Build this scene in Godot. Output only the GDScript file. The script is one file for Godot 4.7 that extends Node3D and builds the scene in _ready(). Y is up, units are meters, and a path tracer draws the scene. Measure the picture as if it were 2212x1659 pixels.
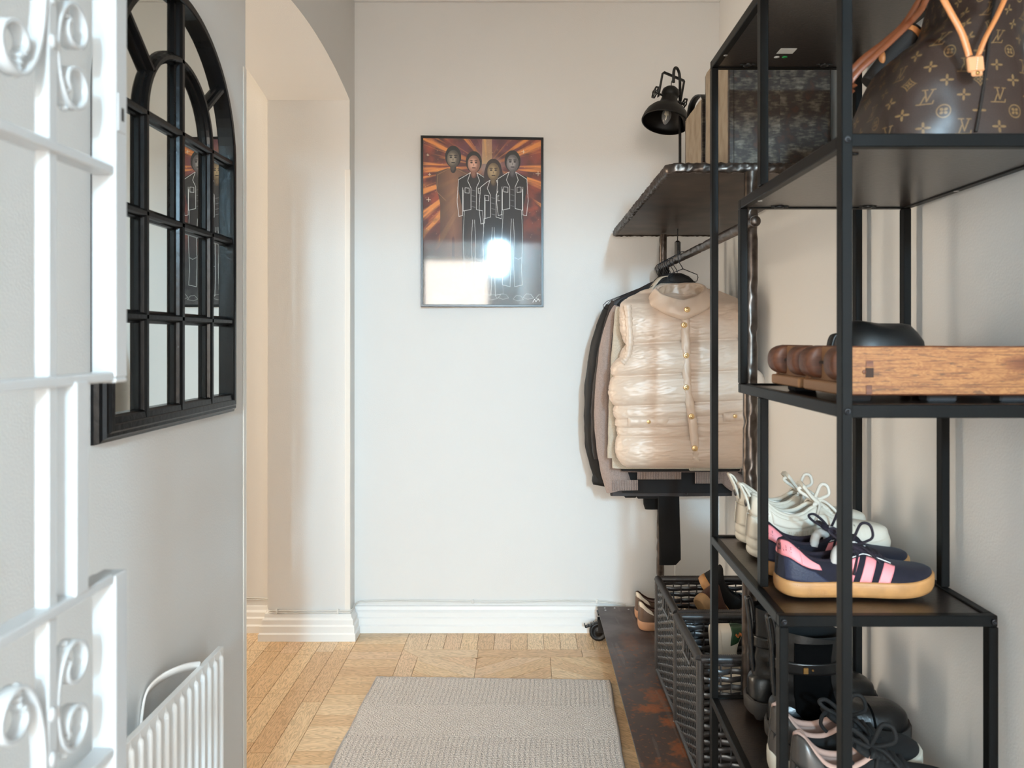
extends Node3D
# A narrow hallway: white gate and arched mirror on the left, framed print ahead, iron coat rack and open metal shelf on the right.
# Camera stands at the origin, looking along -z; metres.

var M := {}
var taken := {}
var X := Transform3D()          # applied to every vertex that is added
var rng := RandomNumberGenerator.new()
var nz := FastNoiseLite.new()

const HEAD := 2.07           # underside of the doorway head behind the camera
const PX := .543              # the bright pane behind the camera
const POSTER_YAW := 3.6

func _ready() -> void:
	# ---- camera: level, lens shifted; 27 mm
	var cam := Camera3D.new()
	cam.name = "camera"
	cam.projection = Camera3D.PROJECTION_FRUSTUM
	cam.near = .05
	cam.far = 60.0
	cam.size = .05 * 1659.0 / 1660.0
	cam.frustum_offset = Vector2(-29.0 / 1660.0, -96.5 / 1660.0) * .05
	cam.position = Vector3(0, 1.22, 0)
	var ca := CameraAttributesPhysical.new()
	ca.frustum_focal_length = 27.0
	ca.frustum_focus_distance = 2.5
	ca.frustum_near = .05
	ca.frustum_far = 60.0
	ca.exposure_aperture = 6.0
	cam.attributes = ca
	add_child(cam)
	cam.current = true
	# ---- sky and exposure
	var we := WorldEnvironment.new()
	we.name = "world_environment"
	var e := Environment.new()
	e.background_mode = Environment.BG_SKY
	e.sky = Sky.new()
	var ps := PhysicalSkyMaterial.new()
	e.sky.sky_material = ps
	e.tonemap_mode = Environment.TONE_MAPPER_LINEAR
	e.tonemap_exposure = 1.13
	e.sdfgi_enabled = true
	e.ssao_enabled = true
	e.ssil_enabled = true
	we.environment = e
	add_child(we)
	# ---- daylight: a bright narrow pane high behind the camera, then added fills in the entrance, beyond the arch and beside the camera
	area("pane_light", Vector3(PX, 2.36, 3.98), Vector3(-.12, 1.0, -FAR), Vector2(.15, .46), 20.5, Color(.70, .89, 1))
	area("entrance_fill_light", Vector3(-.10, 1.40, 3.97), Vector3(-.02, 1.3, -FAR), Vector2(1.0, 1.75), 9.6, Color(1, .93, .86))  # wide fill added to raise the general light
	area("beyond_fill_light", Vector3(-3.27, 1.30, -2.86), Vector3(0, 1.35, -2.74), Vector2(.60, 1.7), 4.1, Color(1, .94, .85))  # fill added to brighten the right wall through the arch
	area("added_side_light", Vector3(RX - .012, .95, .02), Vector3(LX, .85, -1.5), Vector2(.35, 1.0), .75, Color(.86, .94, 1))  # added to lift the left wall; no known opening here
	make_materials()
	room()
	parquet()
	rug()
	mirror()
	gate()
	radiator()
	poster()
	coat_rack()
	lamp()
	shelf_box(Vector3(.663, 1.652, -2.135), Vector3(.266, .345, .27), "large worn dark metal box with a side coloured pale as if lit, nearest on the iron shelf")
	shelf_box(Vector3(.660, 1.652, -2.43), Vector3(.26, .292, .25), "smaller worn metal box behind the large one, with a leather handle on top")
	metal_shelf()
	tray()
	tote()
	navy_shoe("navy trainer with pink stripes facing the viewer, nearest on the shelf", Vector3(.463, .756, -1.412), 0.02, true)
	navy_shoe("navy trainer half hidden behind the pink-striped one", Vector3(.470, .756, -1.532), -.05, false)
	white_shoe("off-white knit trainer with raised side letters behind the navy pair", Vector3(.482, .756, -1.655), -.03)
	white_shoe("off-white knit trainer farthest back on the shelf, by the rear upright", Vector3(.490, .756, -1.768), .02)
	boot("black leather ankle boot nearer the front of the lowest shelf, with brass buckle", Vector3(.512, .375, -1.615), -.02)
	boot("black leather ankle boot farther back, by the rear post of the shelf", Vector3(.503, .375, -1.735), .03)
	pewter_shoe("black trainer with pewter heel and white sole, nearest on the lowest shelf", Vector3(.482, .375, -1.385), -.02)
	pewter_shoe("black trainer with pewter heel standing between the boots and its nearer twin", Vector3(.478, .375, -1.492), .02)
	brown_shoe("brown leather sneaker with cream heel, the nearer one beside the basket", Vector3(.430, .1205, -2.925), .0)
	brown_shoe("brown leather sneaker with cream heel, the farther one near the end wall", Vector3(.434, .1205, -3.035), .0)
	basket("black wicker basket holding brown and black shoes, the one farther back", Vector3(.605, .1215, -2.381), Vector3(.335, .312, .318), 5)
	basket("black wicker basket holding white and green trainers, the one nearer the camera", Vector3(.600, .1215, -2.050), Vector3(.335, .312, .292), 9)
	var stand := func(toe: Vector3, top: Vector3) -> Basis:      # toe direction and the direction the laces face
		var x := toe.normalized()
		var y := (top - x * top.dot(x)).normalized()
		return Basis(x, y, x.cross(y))
	basket_shoe("suede_shoe", "brown suede shoe with a round tan sole in the far basket", "shoes in the far basket", M.sole_tan, M.brown_suede, M.brown_suede, Vector3(.535, .40, -2.425), stand.call(Vector3(.55, -.80, .10), Vector3(.75, .45, -.35)))
	basket_shoe("suede_shoe", "brown suede shoe lying to the right in the far basket", "shoes in the far basket", M.sole_tan, M.brown_suede, M.brown_suede, Vector3(.63, .385, -2.325), stand.call(Vector3(.45, -.85, .10), Vector3(.75, .45, -.30)))
	basket_shoe("black_shoe", "black shoe with tan welt on top in the far basket", "shoes in the far basket", M.gum_rubber, M.black_suede, M.black_suede, Vector3(.560, .435, -2.505), stand.call(Vector3(.60, -.78, .05), Vector3(.8, .5, .1)))
	basket_shoe("white_trainer", "white trainer with a green heel standing up in the near basket", "shoes in the near basket", M.shoe_white, M.shoe_white, M.cream_leather, Vector3(.500, .435, -2.10), stand.call(Vector3(.12, -.97, -.05), Vector3(.97, .12, .12)))
	basket_shoe("white_trainer", "white trainer lying lower against the near basket's front", "shoes in the near basket", M.shoe_white, M.shoe_white, M.cream_leather, Vector3(.505, .330, -1.995), stand.call(Vector3(.45, -.85, -.1), Vector3(.85, .45, .25)))
	clothes()

func area(n: String, at: Vector3, to: Vector3, size: Vector2, energy: float, c: Color) -> void:
	var l := AreaLight3D.new()
	l.name = n
	l.area_size = size
	l.light_energy = energy
	l.light_color = c
	l.area_range = 30.0
	l.area_attenuation = 2.0
	l.shadow_enabled = true
	l.area_normalize_energy = true
	add_child(l)
	l.look_at_from_position(at, to, Vector3.UP)

# ---------------------------------------------------------------- nodes
func numbered(n: String) -> String:
	if not taken.has(n):
		taken[n] = 0
		return n
	taken[n] += 1
	return "%s_%03d" % [n, taken[n]]

func tag(o: Node, label: String, category: String, group := "") -> Node:
	o.set_meta("label", label)
	o.set_meta("category", category)
	if group != "": o.set_meta("group", group)
	return o

func thing(called: String, label: String, category: String, at := Vector3.ZERO, turn := 0.0, group := "") -> Node3D:
	var o := Node3D.new()
	o.name = numbered(called)
	add_child(o)
	o.position = at
	o.rotation.y = turn
	tag(o, label, category, group)
	return o

func dup(o: Node3D, label: String, at: Vector3, turn := 0.0) -> Node3D:
	var r: Node3D = o.duplicate()
	r.name = numbered(String(o.name).split("_0")[0])
	add_child(r)
	r.position = at
	r.rotation = Vector3(0, turn, 0)
	r.set_meta("label", label)
	return r

func commit(called: String, st: SurfaceTool, m: Material, parent: Node = null) -> MeshInstance3D:
	st.generate_normals()
	return put(called, st.commit(), m, parent)

func put(called: String, mesh: Mesh, m: Material, parent: Node = null) -> MeshInstance3D:
	var o := MeshInstance3D.new()
	o.mesh = mesh
	o.material_override = m
	if parent == null:
		o.name = numbered(called)
		add_child(o)
	else:
		o.name = called
		parent.add_child(o, true)
	return o

func struct(called: String, st: SurfaceTool, m: Material, parent: Node = null) -> MeshInstance3D:
	var o := commit(called, st, m, parent)
	if parent == null: o.set_meta("kind", "structure")
	return o

# ---------------------------------------------------------------- shapes
func mb() -> SurfaceTool:
	var s := SurfaceTool.new()
	s.begin(Mesh.PRIMITIVE_TRIANGLES)
	return s

func vtx(st: SurfaceTool, p: Vector3, uv := Vector2.ZERO) -> void:
	st.set_uv(uv)
	st.add_vertex(X * p)

func tri(st: SurfaceTool, a: Vector3, b: Vector3, c: Vector3) -> void:   # counter-clockwise from outside
	vtx(st, a); vtx(st, c); vtx(st, b)

func quad(st: SurfaceTool, a: Vector3, b: Vector3, c: Vector3, d: Vector3, u := Vector2(0, 0), v := Vector2(1, 1)) -> void:
	var ua := u
	var ub := Vector2(v.x, u.y)
	var ud := Vector2(u.x, v.y)
	vtx(st, a, ua); vtx(st, c, v); vtx(st, b, ub)
	vtx(st, a, ua); vtx(st, d, ud); vtx(st, c, v)

func box(st: SurfaceTool, c: Vector3, s: Vector3, bev := 0.0015) -> void:
	st.set_smooth_group(-1)
	var h := s * 0.5
	var b := minf(bev, minf(h.x, minf(h.y, h.z)) * 0.9)
	var ax := [Vector3.RIGHT, Vector3.UP, Vector3.BACK]
	for k in 3:
		for sg in [-1.0, 1.0]:
			var n: Vector3 = ax[k] * sg
			var u: Vector3 = ax[(k + 1) % 3]
			var v: Vector3 = ax[(k + 2) % 3] * sg
			var hu := absf(u.dot(h)) - b
			var hv := absf(v.dot(h)) - b
			var o := c + n * absf(n.dot(h))
			quad(st, o - u * hu - v * hv, o + u * hu - v * hv, o + u * hu + v * hv, o - u * hu + v * hv)
			if b > 0:
				var n2 := u                      # edges between this face and the +u, -u faces
				for s2 in [-1.0, 1.0]:
					var o2: Vector3 = c + n2 * s2 * (hu + b)
					var e := n * (absf(n.dot(h)) - b)
					var a0: Vector3 = o + u * hu * s2 - v * hv
					var a1: Vector3 = o + u * hu * s2 + v * hv
					var b0: Vector3 = o2 + e - v * hv
					var b1: Vector3 = o2 + e + v * hv
					if s2 > 0: quad(st, a0, b0, b1, a1)
					else: quad(st, a1, b1, b0, a0)
	if b > 0:
		for sx in [-1.0, 1.0]:
			for sy in [-1.0, 1.0]:
				for sz in [-1.0, 1.0]:
					var q := Vector3(sx * h.x, sy * h.y, sz * h.z)
					var i := Vector3(sx, sy, sz) * b
					var p0 := c + q - Vector3(0, i.y, i.z)
					var p1 := c + q - Vector3(i.x, 0, i.z)
					var p2 := c + q - Vector3(i.x, i.y, 0)
					if sx * sy * sz > 0: tri(st, p0, p1, p2)
					else: tri(st, p0, p2, p1)

func box2(st: SurfaceTool, lo: Vector3, hi: Vector3, bev := 0.0015) -> void:
	box(st, (lo + hi) * 0.5, (hi - lo).abs(), bev)

# grid of rows; each row a PackedVector3Array; cu closes along the row, cv closes over the rows
func grid(st: SurfaceTool, rows: Array, cu := false, cv := false, us := 1.0, vs := 1.0, smooth := 0) -> void:
	st.set_smooth_group(smooth)
	var nr := rows.size()
	var nc: int = rows[0].size()
	for i in (nr if cv else nr - 1):
		var r0: PackedVector3Array = rows[i]
		var r1: PackedVector3Array = rows[(i + 1) % nr]
		for j in (nc if cu else nc - 1):
			var k := (j + 1) % nc
			var u0 := us * j / nc
			var u1 := us * (j + 1) / nc
			var v0 := vs * i / nr
			var v1 := vs * (i + 1) / nr
			vtx(st, r0[j], Vector2(u0, v0)); vtx(st, r1[k], Vector2(u1, v1)); vtx(st, r0[k], Vector2(u1, v0))
			vtx(st, r0[j], Vector2(u0, v0)); vtx(st, r1[j], Vector2(u0, v1)); vtx(st, r1[k], Vector2(u1, v1))

func fan(st: SurfaceTool, ring: PackedVector3Array, flip := false) -> void:
	var c := Vector3.ZERO
	for p in ring: c += p
	c /= ring.size()
	st.set_smooth_group(-1)
	for j in ring.size():
		var k := (j + 1) % ring.size()
		if flip: tri(st, c, ring[k], ring[j])
		else: tri(st, c, ring[j], ring[k])

func ring_at(c: Vector3, a: Vector3, b: Vector3, n: int, pw := 1.0) -> PackedVector3Array:
	var r := PackedVector3Array()
	for j in n:
		var t := TAU * j / n
		var cs := cos(t)
		var sn := sin(t)
		r.append(c + a * signf(cs) * pow(absf(cs), pw) + b * signf(sn) * pow(absf(sn), pw))
	return r

# tube along a path; radius a number or an array; flat: (half width, half thickness) with a fixed width axis
func tube(st: SurfaceTool, path: Array, radius, sides := 8, caps := true, closed := false) -> void:
	var n := path.size()
	var rows := []
	var t0: Vector3 = (path[1] - path[0]).normalized()
	var up := Vector3.UP if absf(t0.y) < 0.9 else Vector3.RIGHT
	var nrm := t0.cross(up).normalized()
	for i in n:
		var a: Vector3 = path[(i - 1 + n) % n] if closed else path[maxi(i - 1, 0)]
		var b: Vector3 = path[(i + 1) % n] if closed else path[mini(i + 1, n - 1)]
		var t := (b - a).normalized()
		nrm = (nrm - t * nrm.dot(t)).normalized()
		var bi := t.cross(nrm)
		var r: float = radius if (radius is float or radius is int) else radius[i]
		rows.append(ring_at(path[i], nrm * r, bi * r, sides))
	grid(st, rows, true, closed, 1.0, 1.0)
	if caps and not closed:
		fan(st, rows[0], true)
		fan(st, rows[n - 1])

# flat strip swept along a path: width along the fixed axis w, thickness across
func strip(st: SurfaceTool, path: Array, w: Vector3, thick: float, widths = null) -> void:
	var n := path.size()
	var rows := []
	for i in n:
		var t: Vector3 = (path[mini(i + 1, n - 1)] - path[maxi(i - 1, 0)]).normalized()
		var nn := t.cross(w).normalized() * thick * 0.5
		var ww: Vector3 = w * (widths[i] if widths != null else 1.0)
		var c: Vector3 = path[i]
		rows.append(PackedVector3Array([c - ww * .96 - nn, c + ww * .96 - nn, c + ww - nn * .5, c + ww + nn * .5, c + ww * .96 + nn, c - ww * .96 + nn, c - ww + nn * .5, c - ww - nn * .5]))
	grid(st, rows, true, false, 1.0, float(n) * 0.1, 0)
	fan(st, rows[0], true)
	fan(st, rows[n - 1])

# ribbon that keeps flat to a normal given at each point
func lathe(st: SurfaceTool, prof: Array, sides := 24, base := Transform3D()) -> void:
	var rows := []
	for p in prof:
		var r := PackedVector3Array()
		for j in sides:
			var t := -TAU * j / sides
			r.append(base * Vector3(p[0] * cos(t), p[1], p[0] * sin(t)))
		rows.append(r)
	grid(st, rows, true, false)

func prism(st: SurfaceTool, poly: PackedVector2Array, base: Transform3D, thick: float) -> void:   # polygon in base.x, base.y; thickness along base.z
	if Geometry2D.is_polygon_clockwise(poly): poly.reverse()
	st.set_smooth_group(-1)
	var ids := Geometry2D.triangulate_polygon(poly)
	var n := poly.size()
	var f := func(i: int, z: float) -> Vector3: return base * Vector3(poly[i].x, poly[i].y, z)
	for k in range(0, ids.size(), 3):
		var a := ids[k]
		var b := ids[k + 1]
		var c := ids[k + 2]
		if (poly[b] - poly[a]).cross(poly[c] - poly[a]) < 0:
			var q := b
			b = c
			c = q
		for z in [thick, 0.0]:
			var pa: Vector3 = f.call(a, z)
			var pb: Vector3 = f.call(b, z)
			var pc: Vector3 = f.call(c, z)
			if z == 0.0:
				var q2 := pb
				pb = pc
				pc = q2
			vtx(st, pa, poly[a]); vtx(st, pc, poly[c]); vtx(st, pb, poly[b])
	for i in n:
		var k := (i + 1) % n
		quad(st, f.call(i, 0.0), f.call(k, 0.0), f.call(k, thick), f.call(i, thick))

# profile (closed 2D outline) swept along a planar path: profile x goes along `side` (turned with the path), profile y along `out`
func sweep(st: SurfaceTool, path: Array, out: Vector3, prof: Array, closed := false, smooth := -1) -> void:
	var n := path.size()
	var rows := []
	for i in n:
		var a: Vector3 = path[(i - 1 + n) % n] if closed else path[maxi(i - 1, 0)]
		var b: Vector3 = path[(i + 1) % n] if closed else path[mini(i + 1, n - 1)]
		var d0: Vector3 = (path[i] - a).normalized() if a != path[i] else (b - path[i]).normalized()
		var d1: Vector3 = (b - path[i]).normalized() if b != path[i] else d0
		var t := (d0 + d1).normalized()
		var s := t.cross(out).normalized()
		var k := 1.0 / maxf(0.35, t.dot(d0))
		var r := PackedVector3Array()
		for p in prof: r.append(path[i] + s * p[0] * k + out * p[1])
		rows.append(r)
	grid(st, rows, true, closed, 1.0, 1.0, smooth)
	if not closed:
		fan(st, rows[0], true)
		fan(st, rows[n - 1])

func ball(st: SurfaceTool, c: Vector3, r: Vector3, n := 10) -> void:
	var rows := []
	for i in n + 1:
		var t := PI * i / n
		rows.append(ring_at(c + Vector3(0, r.y * cos(t), 0), Vector3(r.x * sin(t), 0, 0), Vector3(0, 0, r.z * sin(t)), n * 2))
	grid(st, rows, true, false)

func itp(pts: Array, x: float) -> float:      # smooth interpolation through [x, y] pairs
	if x <= pts[0][0]: return pts[0][1]
	for i in pts.size() - 1:
		var a = pts[i]
		var b = pts[i + 1]
		if x <= b[0]:
			var t: float = (x - a[0]) / maxf(1e-6, b[0] - a[0])
			var p = pts[maxi(i - 1, 0)]
			var q = pts[mini(i + 2, pts.size() - 1)]
			var m0: float = (b[1] - p[1]) / maxf(1e-6, b[0] - p[0]) * (b[0] - a[0])
			var m1: float = (q[1] - a[1]) / maxf(1e-6, q[0] - a[0]) * (b[0] - a[0])
			if i == 0: m0 = 2.0 * (b[1] - a[1])
			if (b[1] - a[1]) * m0 < 0.0: m0 = 0.0
			if (b[1] - a[1]) * m1 < 0.0: m1 = 0.0
			var t2 := t * t
			var t3 := t2 * t
			return (2 * t3 - 3 * t2 + 1) * a[1] + (t3 - 2 * t2 + t) * m0 + (3 * t2 - 2 * t3) * b[1] + (t3 - t2) * m1
	return pts[-1][1]

func curve(pts: Array, n: int) -> Array:      # Catmull-Rom through points
	var out := []
	var m := pts.size() - 1
	for i in n + 1:
		var f := float(i) / n * m
		var k := mini(int(f), m - 1)
		var t := f - k
		var p0: Vector3 = pts[maxi(k - 1, 0)]
		var p3: Vector3 = pts[mini(k + 2, m)]
		out.append(pts[k].cubic_interpolate(pts[k + 1], p0, p3, t))
	return out

# text laid on a surface: f(x, y, z) gives the place of a letter's vertex
func text_mesh(t: String, size: float, deep: float, f: Callable, italic := false, font := "Droid Sans") -> ArrayMesh:
	var tm := TextMesh.new()
	var sf := SystemFont.new()
	sf.font_names = PackedStringArray([font])
	if italic: sf.font_italic = true
	tm.font = sf
	tm.text = t
	tm.font_size = 64
	tm.pixel_size = size / 64.0
	tm.depth = deep
	tm.curve_step = 2.0
	var a := tm.get_mesh_arrays()
	var vs: PackedVector3Array = a[Mesh.ARRAY_VERTEX]
	var ix: PackedInt32Array = a[Mesh.ARRAY_INDEX]
	var st := mb()
	st.set_smooth_group(-1)
	for i in ix:
		var v: Vector3 = vs[i]
		vtx(st, f.call(v.x, v.y, v.z))
	st.generate_normals()
	return st.commit()

# ---------------------------------------------------------------- materials
func mat(n: String, c: Color, rough := 0.6, metal := 0.0, spec := 0.5) -> StandardMaterial3D:
	var m := StandardMaterial3D.new()
	m.resource_name = n
	m.albedo_color = c
	m.roughness = rough
	m.metallic = metal
	m.metallic_specular = spec
	M[n] = m
	return m

func noise(seed_: int, freq: float, type := FastNoiseLite.TYPE_SIMPLEX_SMOOTH, oct := 4) -> FastNoiseLite:
	var f := FastNoiseLite.new()
	f.seed = seed_
	f.frequency = freq
	f.noise_type = type
	f.fractal_octaves = oct
	return f

func ntex(f: FastNoiseLite, ramp: Array, size := 256, normal := 0.0) -> NoiseTexture2D:
	var t := NoiseTexture2D.new()
	t.width = size
	t.height = size
	t.seamless = true
	t.noise = f
	if normal > 0:
		t.as_normal_map = true
		t.bump_strength = normal
	else:
		var g := Gradient.new()
		var o := PackedFloat32Array()
		var c := PackedColorArray()
		for k in ramp.size():
			o.append(float(k) / (ramp.size() - 1))
			c.append(ramp[k])
		g.offsets = o
		g.colors = c
		t.color_ramp = g
	return t

func tri_map(m: StandardMaterial3D, s: float, world := false) -> void:
	m.uv1_triplanar = true
	m.uv1_world_triplanar = world
	m.uv1_scale = Vector3.ONE * s

func bump(m: StandardMaterial3D, t: Texture2D, cm: float) -> void:
	m.heightmap_enabled = true
	m.heightmap_texture = t
	m.heightmap_scale = cm

func img(w: int, h: int, f: Callable) -> ImageTexture:
	var im := Image.create_empty(w, h, false, Image.FORMAT_RGB8)
	for y in h:
		for x in w:
			im.set_pixel(x, y, f.call(x, y))
	return ImageTexture.create_from_image(im)

func g(v: float) -> Color: return Color(v, v, v)

func make_materials() -> void:
	var soft := ntex(noise(3, 0.03), [g(.45), g(.55)], 256)
	var fine := ntex(noise(5, 0.2, FastNoiseLite.TYPE_SIMPLEX, 2), [g(0), g(1)], 256)
	var cloth := ntex(noise(9, 0.12, FastNoiseLite.TYPE_VALUE, 3), [g(.82), g(1.0)], 256)

	var w := mat("wall_paint", Color(.895, .885, .87), .75)
	tri_map(w, 3.0)
	bump(w, fine, 0.02)
	mat("wall_cream", Color(.90, .865, .80), .75)
	mat("ceiling_paint", Color(.93, .925, .915), .85)
	mat("trim_paint", Color(.94, .935, .925), .35)
	mat("guard", Color(.93, .905, .87), .4)
	mat("gate_paint", Color(.79, .788, .785), .28)
	mat("radiator_paint", Color(.945, .94, .93), .3)
	mat("cable_white", Color(.88, .87, .85), .4)
	mat("black_metal", Color(.085, .085, .083), .38, 0.0, .22)
	mat("bolt_metal", Color(.16, .16, .17), .35, .6)
	mat("clip_plastic", Color(.07, .07, .075), .4)
	mat("sticker", Color(.85, .85, .84), .6)
	mat("sticker_green", Color(.1, .62, .3), .5)
	mat("screw_zinc", Color(.82, .82, .82), .3, .8)

	# oak: long grain with rings; u along the plank
	var n1 := noise(21, 0.012, FastNoiseLite.TYPE_SIMPLEX_SMOOTH, 3)
	var n2 := noise(22, 0.09, FastNoiseLite.TYPE_SIMPLEX, 3)
	var oak := img(512, 256, func(x, y):
		var r: float = n1.get_noise_2d(x * .42, y * 2.0) * 2.6 + y * .016
		var ring: float = absf(fposmod(r * 1.15, 1.0) - .5) * 2.0
		var fib := n2.get_noise_2d(x * .10, y * 1.5)
		var v := .86 + .14 * smoothstep(.0, .8, ring) + fib * .06
		return Color(v, v * (.985 - .05 * (1 - v)), v * (.96 - .16 * (1 - v))))
	M["oak_tex"] = oak
	var tints := [Color(.895, .775, .625), Color(.87, .73, .57), Color(.92, .805, .66), Color(.885, .755, .62), Color(.845, .70, .545), Color(.905, .78, .625), Color(.875, .74, .585), Color(.895, .785, .655)]
	for k in 8:
		var m := mat("oak_%d" % k, tints[k], .42)
		m.albedo_texture = oak
		m.uv1_scale = Vector3(1.0, .62, 1)
		m.uv1_offset = Vector3(k * .37, k * .173, 0)
	mat("joint_dark", Color(.40, .30, .21), .8)
	var of := mat("oak_plain", Color(.60, .46, .33), .5)
	of.albedo_texture = oak
	tri_map(of, 1.2, true)

	# dark wood-grain foil of the shelf boards
	var bn := noise(31, 0.02, FastNoiseLite.TYPE_SIMPLEX_SMOOTH, 3)
	var foil := img(256, 256, func(x, y):
		var r := bn.get_noise_2d(x * .35, y * 2.2) * 9.0
		var ring: float = absf(fposmod(r, 1.0) - .5) * 2.0
		return g(clampf(.5 + .5 * smoothstep(0.1, .8, ring) + bn.get_noise_2d(x * 3.0, y * 22.0) * .4, 0, 1)))
	var sb := mat("shelf_board", Color(.20, .155, .13), .28, 0.0, .7)
	sb.albedo_texture = foil
	tri_map(sb, 3.2)
	bump(sb, foil, 0.03)

	# hammered iron
	var ham := mat("hammered_iron", Color(.40, .37, .35), .34, .85)
	ham.albedo_texture = ntex(noise(41, .02, FastNoiseLite.TYPE_SIMPLEX_SMOOTH, 4), [Color(.55, .5, .46), Color(.85, .82, .8), Color(1, 1, 1)], 256)
	tri_map(ham, 4.0)
	var und := mat("sheet_iron", Color(.36, .30, .26), .42, .6)
	und.albedo_texture = ntex(noise(43, .012, FastNoiseLite.TYPE_SIMPLEX_SMOOTH, 5), [Color(.55, .5, .47), Color(.8, .76, .72), Color(1.0, .98, .95)], 256)
	tri_map(und, 2.0)

	# rusty base plate: u across (left to right), v towards the camera
	var rn := noise(51, .012, FastNoiseLite.TYPE_SIMPLEX_SMOOTH, 5)
	var rf := noise(52, .07, FastNoiseLite.TYPE_SIMPLEX_SMOOTH, 4)
	var rs := noise(53, .02, FastNoiseLite.TYPE_SIMPLEX, 2)
	var patches := [[.16, .28, .07, .07, .35], [.42, .28, .10, .06, .25], [.22, .60, .07, .05, .8], [.40, .63, .14, .05, .55], [.16, .66, .12, .022, 1.0], [.24, .72, .06, .025, 1.0], [.45, .735, .12, .03, .9], [.25, .83, .07, .035, .9], [.12, .93, .12, .06, .5], [.45, .88, .25, .12, .4], [.7, .4, .3, .2, .3]]
	var plate := img(256, 768, func(x, y):
		var u: float = x / 256.0
		var v: float = y / 768.0
		var a := rn.get_noise_2d(x, y)
		var b := rf.get_noise_2d(x, y)
		var c := Color(.285, .245, .235).lerp(Color(.40, .36, .35), clampf(.5 + a * 1.2, 0, 1))
		c = c.lerp(Color(.27, .18, .135), smoothstep(.35, 1.0, v + a * .4) * .7)
		var k := 0.0
		for p in patches:
			var dx: float = (u - p[0]) / p[2]
			var dy: float = (v - p[1]) / p[3]
			k = maxf(k, p[4] * clampf(1.3 - (dx * dx + dy * dy) + b * 1.3, 0, 1))
		c = c.lerp(Color(.68, .37, .19).lerp(Color(.50, .29, .18), clampf(.5 + b, 0, 1)), clampf(k, 0, 1) * .95)
		if b > .36 and v > .3: c = c.lerp(Color(.62, .33, .17), .5)
		if rs.get_noise_2d(x * 2.4 - y * .1, y * .12) > .62: c = c.lerp(Color(.5, .47, .46), .3)
		return c)
	var pm := mat("rust_plate", Color(1, 1, 1), .46, .2)
	pm.albedo_texture = plate
	M["rust_edge"] = mat("plate_edge", Color(.34, .31, .29), .4, .7)

	# worn dark sheet metal of the two boxes
	var wn := noise(61, .02, FastNoiseLite.TYPE_SIMPLEX_SMOOTH, 5)
	var worn := img(256, 256, func(x, y):
		var a := wn.get_noise_2d(x, y)
		var b := wn.get_noise_2d(x * 1.6 + 500, y * 6.0)
		var c := Color(.19, .155, .13).lerp(Color(.36, .325, .28), smoothstep(-.25, .6, a + b * .5))
		c = c.lerp(Color(.50, .47, .41), smoothstep(.3, .7, b * .7 + a * .6) * .35)
		return c.lerp(Color(.33, .18, .11), smoothstep(.2, .6, -a) * .5))
	var wb := mat("worn_metal", Color(1, 1, 1), .45, .45)
	wb.albedo_texture = worn
	tri_map(wb, 4.0)
	var lit_metal := mat("pale_lit_metal", Color(.64, .58, .50), .62)  # same box metal, coloured pale for the light its side reflects
	lit_metal.albedo_texture = ntex(noise(63, .018, FastNoiseLite.TYPE_SIMPLEX_SMOOTH, 5), [Color(.78, .74, .70), Color(.92, .9, .88), Color(1, 1, .99)], 256)
	lit_metal.uv1_triplanar = true
	lit_metal.uv1_scale = Vector3(4, 2.6, 4)

	# mirror
	mat("mirror_glass", Color(.86, .88, .87), .0, 1.0)
	var fr := mat("mirror_frame_paint", Color(.07, .068, .07), .22, 0.0, .27)
	tri_map(fr, 9.0)
	bump(fr, ntex(noise(71, .02), [g(.3), g(.7)], 256), .05)

	# poster
	mat("poster_frame_black", Color(.03, .03, .03), .3)
	var pg := mat("poster_glass", Color(1, 1, 1, .03), .05)
	pg.transparency = BaseMaterial3D.TRANSPARENCY_ALPHA

	# lamp
	var lm := mat("lamp_iron", Color(.085, .075, .066), .5, .35)
	lm.albedo_texture = ntex(noise(81, .03), [Color(.7, .62, .55), Color(1, 1, 1)], 256)
	tri_map(lm, 7.0)
	mat("lamp_black", Color(.03, .028, .027), .5)
	var bg := mat("bulb_glass", Color(1, 1, 1, .12), .02)
	bg.transparency = BaseMaterial3D.TRANSPARENCY_ALPHA
	mat("bulb_core", Color(.92, .88, .78), .5)
	mat("cord_black", Color(.04, .04, .04), .5)

	# textiles
	var vest := mat("vest_satin", Color(.83, .738, .66), .42, 0.0, .6)
	vest.rim_enabled = true
	vest.rim = .35
	vest.rim_tint = .6
	var vl := mat("vest_lining", Color(.73, .635, .55), .38)
	vl.metallic_specular = .6
	mat("vest_button", Color(.86, .72, .52), .3, .7)
	var cr := mat("cream_cotton", Color(.80, .755, .685), .75)
	cr.albedo_texture = cloth
	tri_map(cr, 14.0)
	var kn := img(64, 64, func(x, y):
		var fx: float = fposmod(x / 8.0, 1.0)
		var fy: float = fposmod(y / 8.0 + absf(fx - .5), 1.0)
		var v := sin(fx * PI) * (.55 + .45 * sin(fy * PI))
		return g(clampf(.35 + .65 * v, 0, 1)))
	var knit := mat("knit_wool", Color(.70, .615, .575), .95)
	knit.albedo_texture = ntex(noise(93, .25, FastNoiseLite.TYPE_VALUE, 2), [g(.74), g(1.0)], 256)
	tri_map(knit, 10.0)
	bump(knit, kn, .14)
	knit.rim_enabled = true
	knit.rim = .6
	var jb := mat("jacket_black", Color(.085, .083, .088), .62)
	bump(jb, cloth, .05)
	tri_map(jb, 12.0)
	mat("jacket_brown", Color(.14, .11, .112), .55)
	mat("knit_black", Color(.05, .05, .052), .95)
	mat("denim_black", Color(.10, .10, .108), .85)
	mat("wire", Color(.12, .12, .13), .35, .7)
	mat("gold_thread", Color(.85, .55, .16), .5)
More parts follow.
